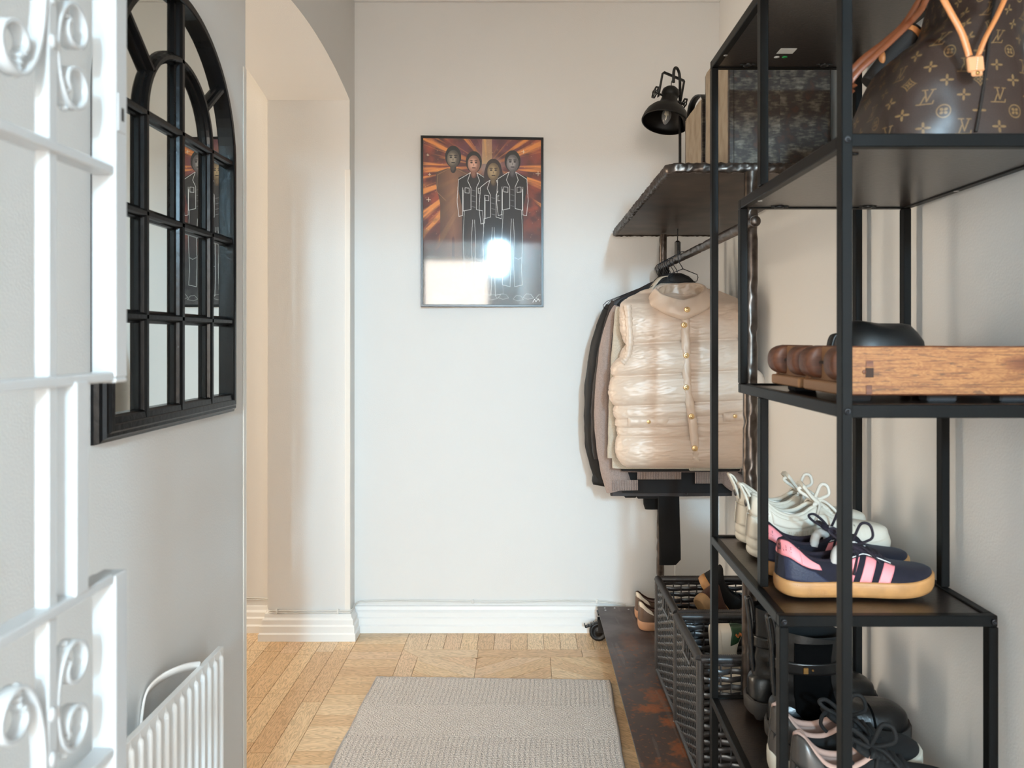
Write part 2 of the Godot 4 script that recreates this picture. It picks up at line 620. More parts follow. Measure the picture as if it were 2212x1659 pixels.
	mat("zip_metal", Color(.30, .30, .31), .35, .8)

	# shoes, baskets, bag
	var wk := mat("wicker", Color(.235, .225, .225), .34, 0.0, .65)
	wk.albedo_texture = ntex(noise(99, .05), [g(.72), g(1.0)], 128)
	tri_map(wk, 14.0)
	var suede := mat("navy_suede", Color(.10, .09, .15), .95)
	suede.albedo_texture = ntex(noise(101, .03), [g(.75), g(1.0)], 256)
	tri_map(suede, 14.0)
	suede.rim_enabled = true
	suede.rim = .3
	var nav := mat("navy_leather", Color(.135, .15, .235), .55)
	bump(nav, ntex(noise(103, .09, FastNoiseLite.TYPE_CELLULAR, 1), [g(0), g(1)], 256), .04)
	tri_map(nav, 12.0)
	mat("pink_leather", Color(.945, .565, .58), .5)
	mat("plum_lining", Color(.125, .085, .135), .9)
	mat("print_dark", Color(.17, .10, .16), .6)
	var gum := mat("gum_rubber", Color(.755, .55, .345), .5)
	gum.albedo_texture = soft
	gum.albedo_color = Color(.755, .55, .345) * 1.85
	gum.albedo_color.a = 1
	tri_map(gum, 3.0)
	mat("gum_emboss", Color(.70, .505, .315), .45)
	mat("lace_dark", Color(.115, .085, .13), .85)
	mat("lace_black", Color(.05, .045, .045), .85)
	mat("white_eyelet", Color(.88, .87, .85), .5)
	mat("shoe_grey_lining", Color(.72, .69, .66), .8)
	var wh := mat("white_knit", Color(.83, .795, .735), .85)
	bump(wh, kn, .06)
	tri_map(wh, 12.0)
	mat("white_rubber", Color(.835, .795, .73), .5)
	mat("white_emboss", Color(.90, .865, .81), .42)
	mat("white_lace", Color(.83, .80, .75), .8)
	var lea := mat("boot_leather", Color(.075, .068, .064), .29)
	bump(lea, ntex(noise(111, .05, FastNoiseLite.TYPE_SIMPLEX, 4), [g(.3), g(.7)], 256), .05)
	tri_map(lea, 10.0)
	mat("boot_elastic", Color(.03, .03, .031), .95, 0.0, .12)
	mat("boot_sole", Color(.185, .165, .15), .7)
	mat("boot_lining", Color(.03, .028, .028), .9)
	mat("brass_dark", Color(.62, .46, .26), .35, .8)
	mat("grey_metallic", Color(.32, .30, .285), .33, .35)
	mat("pink_lining", Color(.70, .57, .515), .85)
	mat("black_suede", Color(.055, .05, .05), .9)
	mat("sole_white", Color(.80, .765, .70), .5)
	var bl := mat("brown_leather", Color(.46, .345, .275), .5)
	bl.albedo_texture = soft
	bl.albedo_color = Color(.8, .63, .51)
	tri_map(bl, 4.0)
	mat("cream_leather", Color(.88, .83, .76), .55)
	mat("gum_pale", Color(.76, .56, .42), .55)
	var bs := mat("brown_suede", Color(.26, .15, .10), .95)
	bs.rim_enabled = true
	bs.rim = .3
	mat("sole_tan", Color(.66, .52, .36), .65)
	mat("green_leather", Color(.075, .235, .12), .5)
	mat("orange_print", Color(.80, .45, .22), .6)
	mat("shoe_white", Color(.84, .80, .74), .6)
	mat("strap_tan", Color(.76, .475, .27), .42)
	mat("strap_tab", Color(.80, .56, .38), .5)
	mat("strap_brown", Color(.44, .235, .13), .42)
	mat("bag_inside", Color(.12, .09, .07), .8)
	mat("black_leather", Color(.045, .043, .042), .45)
	mat("felt_grey", Color(.22, .22, .23), .8)

	# old brick mould wood
	var mn := noise(121, .014, FastNoiseLite.TYPE_SIMPLEX_SMOOTH, 4)
	var mango := img(512, 128, func(x, y):
		var r := mn.get_noise_2d(x * .5, y * 1.6) * 4.0
		var ring: float = absf(fposmod(r, 1.0) - .5) * 2.0
		var f := mn.get_noise_2d(x * .55 + 700, y * 9.0)
		var dash := mn.get_noise_2d(x * .8 + 90, y * 7.0 + 300)
		var c := Color(.56, .36, .20).lerp(Color(.66, .45, .26), ring)
		c = c.lerp(Color(.40, .23, .12), clampf(f * .9 + .1, 0, .6))
		if dash > .38: c = c.lerp(Color(.30, .20, .13), .55)
		var kx: float = (x - 440.0) / 60.0
		var ky: float = (y - 62.0) / 30.0
		return c.lerp(Color(.36, .18, .09), clampf(1.1 - kx * kx - ky * ky, 0, 1) * .65))
	var mm := mat("mould_wood", Color(1, 1, 1), .6)
	mm.albedo_texture = mango
	var me := mat("mould_end", Color(.50, .30, .19), .5)
	me.albedo_texture = ntex(noise(123, .03), [Color(.62, .55, .5), Color(1, 1, 1)], 256)
	me.uv1_triplanar = true
	me.uv1_scale = Vector3(3, 14, 14)
	mat("mould_pale", Color(.62, .44, .29), .55)
	mat("mould_dark", Color(.21, .13, .085), .8)

	# rug: bands of ribs and of finer weave
	var gn := noise(131, .11, FastNoiseLite.TYPE_SIMPLEX, 3)
	var rugh := func(x: int, y: int) -> float:
		var band := int(y / 176.0) % 2
		var a := gn.get_noise_2d(x * 1.4, y * 1.4) * .5
		if band == 0: return clampf(.25 + .6 * absf(sin(x * PI / 14.22)) * (.72 + .28 * sin(y * PI / 4.0)) + a, 0, 1)
		return clampf(.30 + .45 * absf(sin((x + (int(y / 6.0) % 2) * 6.0) * PI / 12.0)) * absf(sin(y * PI / 6.0)) + .2 + a, 0, 1)
	var rugc := img(768, 352, func(x, y):
		var h: float = rugh.call(x, y)
		var s := gn.get_noise_2d(x * 2.2 + 777, y * 2.2)
		var v := .80 + .20 * h + s * .27
		if gn.get_noise_2d(x * 1.1 - 4000, y * 1.1) > .66: v *= .62
		return Color(v, v * .99, v * .97))
	var rugb := img(768, 352, func(x, y): return g(rugh.call(x, y)))
	var rm := mat("rug_wool", Color(.875, .83, .80), .97)
	rm.albedo_texture = rugc
	rm.uv1_scale = Vector3(1, 1, 1)
	bump(rm, rugb, .35)
	rm.rim_enabled = true
	rm.rim = .4
	var re := mat("rug_edge", Color(.86, .82, .79), .97)
	tri_map(re, 30.0)
	bump(re, fine, .3)

	# glow of the narrow pane, softer glow for the added fill panes
	var gl := mat("pane_glow", Color(1, 1, 1), .5)
	gl.emission_enabled = true
	gl.emission = Color(1, .985, .96)
	gl.emission_energy_multiplier = 14.0
	var gs := mat("added_pane_glow", Color(1, 1, 1), .5)
	gs.emission_enabled = true
	gs.emission = Color(1, .96, .90)
	gs.emission_energy_multiplier = 2.0
	monogram()
	poster_print()

# ---------------------------------------------------------------- flat prints
func seg_d(p: Vector2, a: Vector2, b: Vector2) -> float:
	var ab := b - a
	var t := clampf((p - a).dot(ab) / ab.length_squared(), 0, 1)
	return p.distance_to(a + ab * t)

func monogram() -> void:
	# one square tile of the canvas print: letters, stars, ringed and diamond flowers
	var n := 320
	var mo := [[0, .25, .125], [1, .75, .125], [1, .02, .375], [2, .5, .375], [1, .25, .625], [0, .75, .625], [3, .02, .875], [1, .5, .875]]
	var lv := [[Vector2(-.2, -1), Vector2(.18, .62)], [Vector2(-.5, -1), Vector2(.1, -1)], [Vector2(.18, .62), Vector2(.75, -.95)], [Vector2(.5, -1), Vector2(1, -1)], [Vector2(-.12, -.1), Vector2(-.5, 1)], [Vector2(-.9, 1), Vector2(.85, 1)], [Vector2(.85, 1), Vector2(.95, .6)]]
	var gn := noise(141, .12, FastNoiseLite.TYPE_SIMPLEX, 2)
	var t := img(n, n, func(x, y):
		var k := 0.0
		for e in mo:
			var d := Vector2(x / float(n) - e[1], y / float(n) - e[2])
			d.x -= roundf(d.x)
			d.y -= roundf(d.y)
			if d.length() > .17: continue
			var q := -d / .115
			var on := false
			var a := q.angle()
			var r := q.length()
			if e[0] == 0:
				for s in lv:
					if seg_d(q, s[0], s[1]) < .085: on = true
			elif e[0] == 1:      # four pointed petals
				var m := .17 + .68 * pow(absf(cos(2.0 * a)), 3.0)
				on = r < m and r > .14
			elif e[0] == 2:      # ring round a flower
				on = absf(Vector2(q.x * 1.15, q.y).length() - .88) < .09 or (r < .22 + .36 * absf(sin(2.0 * a)) and r > .12 and absf(sin(2.0 * a)) > .35)
			else:                # hollow diamond round a flower
				var s2 := pow(absf(q.x), .72) + pow(absf(q.y), .72)
				on = absf(s2 - .98) < .10 or (r < .16 + .30 * pow(absf(cos(2.0 * a)), 2.0) and r > .09)
			if on: k = 1.0
		var f := 1.0 + gn.get_noise_2d(x, y) * .12
		return (Color(.205, .150, .125) * f).lerp(Color(.44, .34, .215) * f, k))
	var m := mat("bag_canvas", Color(1, 1, 1), .36)
	m.albedo_texture = t

func line(im: Image, pts: Array, c: Color, r: float) -> void:
	for i in pts.size() - 1:
		var a: Vector2 = pts[i]
		var b: Vector2 = pts[i + 1]
		var n := int(a.distance_to(b)) + 1
		for k in n:
			var p := a.lerp(b, float(k) / n)
			im.fill_rect(Rect2i(int(p.x - r * .5), int(p.y - r * .5), maxi(1, int(r)), maxi(1, int(r))), c)

func blob(im: Image, c: Vector2, r: Vector2, col: Color, dark: Color) -> void:   # a shaded oval
	for y in range(int(c.y - r.y), int(c.y + r.y) + 1):
		for x in range(int(c.x - r.x), int(c.x + r.x) + 1):
			var d := Vector2((x - c.x) / r.x, (y - c.y) / r.y)
			var l := d.length()
			if l < 1.0: im.set_pixel(clampi(x, 0, im.get_width() - 1), clampi(y, 0, im.get_height() - 1), col.lerp(dark, smoothstep(.25, 1.0, l + d.x * .25)))

func poster_print() -> void:
	# a plain stand-in for the print: rays of colour over a dark ground, four line-drawn people in jackets
	var w := 520
	var h := 728
	var pn := noise(151, .012, FastNoiseLite.TYPE_SIMPLEX_SMOOTH, 5)
	var r2 := RandomNumberGenerator.new()
	r2.seed = 15
	var im := Image.create_empty(w, h, false, Image.FORMAT_RGB8)
	for y in h:
		for x in w:
			var d := Vector2(x - 280.0, y - 120.0)
			var a := d.angle()
			var r := d.length()
			var n := pn.get_noise_2d(x, y)
			var ray := pn.get_noise_2d(a * 330.0 + 400.0, r * .10)
			var c := Color(.34, .13, .11).lerp(Color(.66, .26, .14), clampf(.5 + n * 1.4, 0, 1))
			c = c.lerp(Color(.36, .17, .30), clampf(.9 - absf(r - 120.0) / 95.0 + n, 0, 1) * .7)
			c = c.lerp(Color(.62, .60, .60), clampf(1.0 - r / 110.0 + n * .5, 0, 1) * .8)
			if ray > .10: c = c.lerp(Color(.97, .60, .28), clampf((ray - .10) * 4.0, 0, 1) * clampf(r / 150.0, 0, 1))
			if absf(d.x) < 22.0 and y < 110: c = c.lerp(Color(.95, .80, .55), .6)
			c = c.lerp(Color(.10, .085, .095), smoothstep(.46, .80, y / float(h) + n * .14))
			if y > 640: c = c.lerp(Color(.24, .22, .22), smoothstep(640, 728, y) * (.6 + n))
			im.set_pixel(x, y, c.lerp(Color(.5, .42, .38), .10))
	for k in 150:       # sparks
		var p := Vector2(r2.randf() * w, r2.randf() * h * .6)
		im.fill_rect(Rect2i(int(p.x), int(p.y), 2, 2), Color(.95, .8, .6))
	for q in [[26, 270, 9], [505, 150, 10], [440, 55, 8], [30, 160, 6], [22, 75, 5]]:
		line(im, [Vector2(q[0] - q[2], q[1]), Vector2(q[0] + q[2], q[1])], Color(1, .93, .8), 2)
		line(im, [Vector2(q[0], q[1] - q[2]), Vector2(q[0], q[1] + q[2])], Color(1, .93, .8), 2)
	var ink := Color(.95, .95, .93)
	var people := [[132, 84, Color(.66, .60, .52), Color(.12, .09, .08), Color(.05, .04, .04), 74, .0], [222, 106, Color(.90, .70, .60), Color(.42, .24, .18), Color(.06, .045, .05), 66, 1.0], [308, 138, Color(.74, .63, .47), Color(.30, .22, .13), Color(.20, .11, .11), 56, 1.0], [392, 100, Color(.66, .63, .62), Color(.22, .20, .22), Color(.04, .04, .05), 64, 1.0]]
	for p in people:
		var cx: float = p[0]
		var cy: float = p[1]
		var sw: float = p[5]
		var body := Color(.47, .33, .24) if p[6] == 0.0 else Color(.075, .065, .07)
		for y in range(int(cy + 48), 690):
			var t := (y - cy - 48.0) / 560.0
			var half := sw * clampf(.35 + (y - cy - 48.0) / 26.0, 0, 1) * (1.0 - .25 * smoothstep(.1, .3, t))
			var leg := smoothstep(.52, .56, t) * 6.0
			for x in range(int(cx - half), int(cx + half)):
				if absf(x - cx) < leg or x < 0 or x >= w: continue
				var sh := 1.0 - absf(x - cx) / half
				im.set_pixel(x, y, im.get_pixel(x, y).lerp(body * (.75 + .5 * sh), .93 - .5 * smoothstep(.3, .75, t)))
		blob(im, Vector2(cx, cy - 4), Vector2(35, 47), p[4], p[4] * .7)
		if p[4].r > .1: 
			for s in [-1.0, 1.0]: blob(im, Vector2(cx + s * 27, cy + 34), Vector2(15, 52), p[4], p[4] * .8)
		blob(im, Vector2(cx, cy + 46), Vector2(13, 22), p[3].lerp(p[2], .4), p[3])
		blob(im, Vector2(cx, cy + 5), Vector2(27, 38), p[2], p[3].lerp(p[2], .35))
		for s in [-1.0, 1.0]:
			blob(im, Vector2(cx + s * 10, cy - 1), Vector2(6, 3.5), Color(.08, .07, .07), p[3])
			blob(im, Vector2(cx + s * 10, cy - 9), Vector2(8, 2.2), p[4], p[3])
		blob(im, Vector2(cx, cy + 9), Vector2(3, 8), p[3].lerp(p[2], .5), p[2])
		blob(im, Vector2(cx, cy + 22), Vector2(9, 3), p[3] * .8, p[3])
		var o := Vector2(cx, cy)
		if p[6] == 0.0:
			for s in [-1.0, 1.0]: line(im, [o + Vector2(s * 20, 52), o + Vector2(s * 66, 76), o + Vector2(s * 72, 150), o + Vector2(s * 30, 190)], Color(.62, .45, .32), 2)
			continue
		for s in [-1.0, 1.0]:       # jacket: shoulders, lapels, sleeves, hem, trousers, boots
			line(im, [o + Vector2(s * 14, 44), o + Vector2(s * 30, 54), o + Vector2(s * sw, 76), o + Vector2(s * (sw + 6), 170), o + Vector2(s * (sw - 2), 236), o + Vector2(s * (sw - 18), 232), o + Vector2(s * (sw - 18), 110)], ink, 2)
			line(im, [o + Vector2(s * 14, 44), o + Vector2(s * 26, 80), o + Vector2(s * 12, 110), o + Vector2(s * 12, 205), o + Vector2(s * (sw - 20), 212), o + Vector2(s * (sw - 20), 120)], ink, 2)
			line(im, [o + Vector2(s * 20, 112), o + Vector2(s * 38, 110), o + Vector2(s * 38, 132), o + Vector2(s * 20, 134), o + Vector2(s * 20, 112)], ink, 2)
			line(im, [o + Vector2(s * 40, 212), o + Vector2(s * 46, 330), o + Vector2(s * 40, 470), o + Vector2(s * 44, 540), o + Vector2(s * 10, 548), o + Vector2(s * 6, 450), o + Vector2(s * 9, 330), o + Vector2(s * 4, 250)], ink * .88, 2)
			line(im, [o + Vector2(s * 10, 420), o + Vector2(s * 26, 428), o + Vector2(s * 44, 418)], ink * .7, 2)
		for k in 4: line(im, [o + Vector2(-8, 120 + k * 24), o + Vector2(8, 124 + k * 24)], Color(.5, .5, .5), 2)
	# the ground: boulders and grass in line
	for k in 9:
		var q := Vector2(30 + k * 58 + r2.randf() * 20, 690 + r2.randf() * 16)
		line(im, [q, q + Vector2(14, -16), q + Vector2(34, -14), q + Vector2(46, 2), q + Vector2(20, 8), q], Color(.6, .6, .58), 2)
	line(im, [Vector2(482, 716), Vector2(490, 702), Vector2(496, 714), Vector2(506, 700), Vector2(512, 712)], Color(.9, .9, .9), 2)
	var m := mat("poster_print", Color(1, 1, 1), .6)
	m.albedo_texture = ImageTexture.create_from_image(im)

# ---------------------------------------------------------------- the setting
const FAR := 3.22       # end wall
const LX := -0.716      # left wall face
const RX := 0.812       # right wall face
const H := 2.637
const A0 := 1.965       # arch opening, near and far jambs
const A1 := 3.13
const DEEP := 0.334     # left wall thickness

func arch_y(d: float) -> float:
	var k := (d - (A0 + A1) * .5) / ((A1 - A0) * .5)
	return 2.195 + .07 * (1.0 - k * k)

func room() -> void:
	var st := mb()      # end wall, running on behind the archway
	box2(st, Vector3(-3.4, 0, -FAR - .12), Vector3(RX + .12, H, -FAR), 0)
	struct("wall_end", st, M.wall_paint)
	st = mb()
	box2(st, Vector3(RX, 0, -FAR), Vector3(RX + .12, H, 4.2), 0)
	struct("wall_right", st, M.wall_paint)
	# left wall with the arched opening, drawn as one outline in the z-y plane
	var p := PackedVector2Array([Vector2(4.2, 0), Vector2(-A0, 0), Vector2(-A0, arch_y(A0))])
	for k in range(1, 24): p.append(Vector2(-lerpf(A0, A1, k / 24.0), arch_y(lerpf(A0, A1, k / 24.0))))
	p.append_array([Vector2(-A1, arch_y(A1)), Vector2(-A1, 0), Vector2(-FAR, 0), Vector2(-FAR, H), Vector2(4.2, H)])
	st = mb()
	prism(st, p, Transform3D(Basis(Vector3(0, 0, 1), Vector3(0, 1, 0), Vector3(-1, 0, 0)), Vector3(LX, 0, 0)), DEEP)
	struct("wall_left", st, M.wall_paint)
	st = mb()
	box2(st, Vector3(-3.4, H, -FAR - .12), Vector3(RX + .12, H + .12, 4.2), 0)
	struct("ceiling", st, M.ceiling_paint)
	# room beyond the arch
	st = mb()
	box2(st, Vector3(-3.4, 0, -FAR), Vector3(-3.3, H, 4.2), 0)
	box2(st, Vector3(-3.3, 0, 0.2), Vector3(LX - DEEP, H, 0.3), 0)
	struct("wall_beyond", st, M.wall_cream)
	# entrance behind the camera: doorway with its head, back wall with a narrow pane and an added wide one
	st = mb()
	box2(st, Vector3(LX, HEAD, .22), Vector3(RX, H, .36), 0)
	struct("wall_doorhead", st, M.wall_paint)
	st = mb()
	var bx := [LX, PX - .08, PX + .08, RX]
	box2(st, Vector3(LX, 0, 4.0), Vector3(-.60, H, 4.2), 0)
	box2(st, Vector3(-.60, 0, 4.0), Vector3(.40, .52, 4.2), 0)
	box2(st, Vector3(-.60, 2.28, 4.0), Vector3(.40, H, 4.2), 0)
	box2(st, Vector3(.40, 0, 4.0), Vector3(bx[1], H, 4.2), 0)
	box2(st, Vector3(bx[2], 0, 4.0), Vector3(RX, H, 4.2), 0)
	box2(st, Vector3(bx[1], 0, 4.0), Vector3(bx[2], 2.08, 4.2), 0)
	box2(st, Vector3(bx[1], 2.60, 4.0), Vector3(bx[2], H, 4.2), 0)
	struct("wall_back", st, M.wall_paint)
	# glowing panes: first the narrow one, then three added for the fill lights
	var panes := [[Vector3(bx[1], 2.08, 4.05), Vector3(bx[2], 2.60, 4.06)], [Vector3(-.60, .52, 4.05), Vector3(.40, 2.28, 4.06)], [Vector3(RX - .006, .45, -.155), Vector3(RX, 1.45, .195)], [Vector3(-3.30, .45, -3.16), Vector3(-3.292, 2.15, -2.56)]]
	for k in 4:
		var st2 := mb()
		box2(st2, panes[k][0], panes[k][1], 0)
		struct("window_%d" % (k + 1), st2, M.pane_glow if k == 0 else M.added_pane_glow)  # all but the first are unseen panes added for the fill lights

	# crown line under the ceiling, end wall
	st = mb()
	box2(st, Vector3(LX, H - .006, -FAR), Vector3(RX, H, -FAR + .02), .002)
	struct("trim_1", st, M.trim_paint)
	# corner guards on the arch jambs
	for d in [A0, A1]:
		st = mb()
		var s := 1.0 if d == A0 else -1.0
		var top := 1.912
		box2(st, Vector3(LX - .018, 0.0 if d == A0 else .105, -d - .0025 * s), Vector3(LX + .0025, top, -d), .001)
		box2(st, Vector3(LX, 0.0 if d == A0 else .105, -d), Vector3(LX + .0025, top, -d + .018 * s), .001)
		struct("trim_%d" % (2 if d == A0 else 3), st, M.guard)

	# baseboards: stepped profile
	var prof := [[0, 0], [.030, 0], [.030, .028], [.024, .034], [.024, .058], [.018, .064], [.018, .082], [.010, .090], [.008, .104], [0, .106]]
	st = mb()
	sweep(st, [Vector3(LX, 0, -FAR), Vector3(RX, 0, -FAR)], Vector3.UP, prof)
	struct("baseboard_end", st, M.trim_paint)
	st = mb()       # wraps the far pier of the arch
	sweep(st, [Vector3(LX - DEEP, 0, -FAR), Vector3(LX - DEEP, 0, -A1), Vector3(LX, 0, -A1), Vector3(LX, 0, -FAR + .03)], Vector3.UP, prof)
	struct("baseboard_pier", st, M.trim_paint)
	st = mb()
	sweep(st, [Vector3(-3.3, 0, -FAR), Vector3(LX - DEEP - .03, 0, -FAR)], Vector3.UP, prof)
	struct("baseboard_beyond", st, M.trim_paint)
	st = mb()
	sweep(st, [Vector3(RX, 0, -FAR + .03), Vector3(RX, 0, .22)], Vector3.UP, prof)
	struct("baseboard_right", st, M.trim_paint)
	st = mb()
	sweep(st, [Vector3(LX, 0, .2), Vector3(LX, 0, -A0 + .02)], Vector3.UP, prof)
	struct("baseboard_left", st, M.trim_paint)

	# twin white cable clipped along the top of the baseboards
	var c := thing("cable_run", "thin white cables clipped along the top of the white baseboard", "cable")
	for k in 2:
		var y := .1115 + k * .006
		var pts := [Vector3(-1.6, y + .02, -FAR + .006), Vector3(LX - DEEP - .012, y + .018, -FAR + .006), Vector3(LX - DEEP - .008, y, -A1 - .03), Vector3(LX - DEEP + .01, y, -A1 + .008), Vector3(LX - DEEP + .06, y, -A1 + .009), Vector3(LX - .2, y - .003 + k * .003, -A1 + .009), Vector3(LX - .05, y, -A1 + .009), Vector3(LX + .006, y + .001, -A1 + .004), Vector3(LX + .012, y + .006, -FAR + .03), Vector3(LX + .05, y + .01, -FAR + .007), Vector3(-.45, y + .012, -FAR + .006), Vector3(-.1, y + .006 + k * .002, -FAR + .006), Vector3(.15, y + .012, -FAR + .006), Vector3(.32, y + .008, -FAR + .006), Vector3(.36, y + .004, -FAR + .006), Vector3(.42, y - .004, -FAR + .006)]
		st = mb()
		tube(st, curve(pts, 90), .0026, 6)
		commit("cable", st, M.cable_white, c)
	for q in [Vector3(LX - DEEP + .04, .1145, -A1 + .006), Vector3(LX - .045, .1145, -A1 + .006), Vector3(-.22, .122, -FAR + .004), Vector3(.30, .124, -FAR + .004)]:
		st = mb()
		box(st, q, Vector3(.010, .017, .014), .003)
		commit("clip", st, M.cable_white, c)

# ---------------------------------------------------------------- parquet
func plank(floor_: Node, poly: Array, along: Vector2) -> void:    # poly in (x, d); along = grain
	var c := Vector2.ZERO
	for q in poly: c += q
	c /= poly.size()
	var pp := PackedVector2Array()
	for q in poly: pp.append(q)
	var o := Geometry2D.offset_polygon(pp, -.0008)
	if o.is_empty(): return
	pp = o[0]
	if Geometry2D.is_polygon_clockwise(pp): pp.reverse()
	var st := mb()
	st.set_smooth_group(-1)
	var u := along.normalized()
	var v := Vector2(-u.y, u.x)
	var sh := Vector2(rng.randf() * 3.0, rng.randf() * 3.0)
	var ids := Geometry2D.triangulate_polygon(pp)
	var lift := rng.randf() * .0003
	var f := func(q: Vector2, y: float) -> void:
		var r := q - c
		vtx(st, Vector3(q.x, y, -q.y), Vector2(r.dot(u) * 2.0, r.dot(v) * 8.0) + sh)
	for i in ids:
		f.call(pp[i], lift)
	for i in pp.size():
		var k := (i + 1) % pp.size()
		f.call(pp[i], -.004); f.call(pp[k], lift); f.call(pp[k], -.004)
		f.call(pp[i], -.004); f.call(pp[i], lift); f.call(pp[k], lift)
	commit("plank", st, M["oak_%d" % rng.randi_range(0, 7)], floor_)

func clip_plank(floor_: Node, poly: Array, area: Array, along: Vector2) -> void:
	for q in Geometry2D.intersect_polygons(PackedVector2Array(poly), PackedVector2Array(area)):
		if q.size() >= 3:
			var s := 0.0
			for i in q.size(): s += q[i].cross(q[(i + 1) % q.size()])
			if absf(s) > .0012: plank(floor_, Array(q), along)

func rect(x0: float, x1: float, d0: float, d1: float) -> Array:
	return [Vector2(x0, d0), Vector2(x1, d0), Vector2(x1, d1), Vector2(x0, d1)]

func parquet() -> void:
	var st := mb()
	box2(st, Vector3(-3.3, -.08, -FAR), Vector3(RX, -.0035, 4.0), 0)
	var fl := struct("floor", st, M.oak_plain)
	rng.seed = 7
	# long planks on the left, running away from the camera
	var x := -.683
	for c in 8:
		var d := FAR
		var first := true
		while d > 1.95:
			var l := rng.randf_range(.30, .46) * (.55 if first else 1.0)
			first = false
			plank(fl, rect(x - .0685, x, maxf(d - l, 1.9), d), Vector2(0, 1))
			d -= l
		x -= .0685
	# ladder of short cross planks
	var d2 := FAR
	while d2 > 1.75:
		plank(fl, rect(-.683, -.4815, d2 - .0725, d2), Vector2(1, 0))
		d2 -= .0725
	# short planks against the end wall
	x = -.4815
	var wdt := .0905
	while x < RX - .02:
		plank(fl, rect(x, minf(x + wdt, RX), 3.022, FAR), Vector2(0, 1))
		x += wdt
		wdt = .0664
	# frame of the panel
	var q := [[-.4815, -.185], [-.185, .22], [.22, .56], [.56, RX]]
	for k in 4:
		var a: float = q[k][0]
		var b: float = q[k][1]
		plank(fl, [Vector2(a, 3.022), Vector2(b, 3.022), Vector2(b, 2.95), Vector2(a + (.068 if k == 0 else 0.0), 2.95)], Vector2(1, 0))
	var e := [3.022, 2.70, 2.25, 1.8]
	for k in 3:
		plank(fl, [Vector2(-.4815, e[k]), Vector2(-.4135, e[k] - (.072 if k == 0 else 0.0)), Vector2(-.4135, e[k + 1]), Vector2(-.4815, e[k + 1])], Vector2(0, 1))
	# slanting planks inside it, column by column
	for c in 5:
		var x0 := -.465 + c * .28
		var x1 := x0 + .28
		var s := -1.0 if c % 2 == 0 else 1.0
		var area := rect(maxf(x0, -.4135), minf(x1, RX), 1.8, 2.95)
		for k in 18:
			var d := 3.30 - k * .086 if s < 0 else 3.105 - k * .086
			var dd := .196 * s
			clip_plank(fl, [Vector2(x0, d), Vector2(x1, d + dd), Vector2(x1, d + dd - .086), Vector2(x0, d - .086)], area, Vector2(.28, dd))

# ---------------------------------------------------------------- rug
func rug() -> void:
	var r := thing("woven_rug", "pale greige wool rug woven in bands of ribs, lying on the parquet", "rug", Vector3(-.118, 0, -2.742), .0)
	r.rotation.y = deg_to_rad(-2.0)
	var nx := 60
	var nzz := 60
	var rows := []
	for i in nzz + 1:
		var row := PackedVector3Array()
		for j in nx + 1:
			var u := lerpf(-.415, .415, float(j) / nx)
			var v := 1.4 * i / nzz
			row.append(Vector3(u + sin(v * 23.0) * .0015, .0105 + .0012 * sin(u * 9.0) * sin(v * 7.0), v))
		rows.append(row)
	var st := mb()
	grid(st, rows, false, false, 1.0, 3.5)
	commit("pile", st, M.rug_wool, r)
	st = mb()
	var edge := []
	for j in nx + 1: edge.append(rows[0][j])
	for i in range(1, nzz + 1): edge.append(rows[i][nx])
	for j in range(nx - 1, -1, -1): edge.append(rows[nzz][j])
	for i in range(nzz - 1, 0, -1): edge.append(rows[i][0])
	var rr := []
	for i in edge.size(): 
		edge[i] = Vector3(edge[i].x, .0058, edge[i].z)
		rr.append(.0056 + .0006 * sin(i * 1.7))
	tube(st, edge, rr, 8, false, true)
	commit("bound_edge", st, M.rug_edge, r)

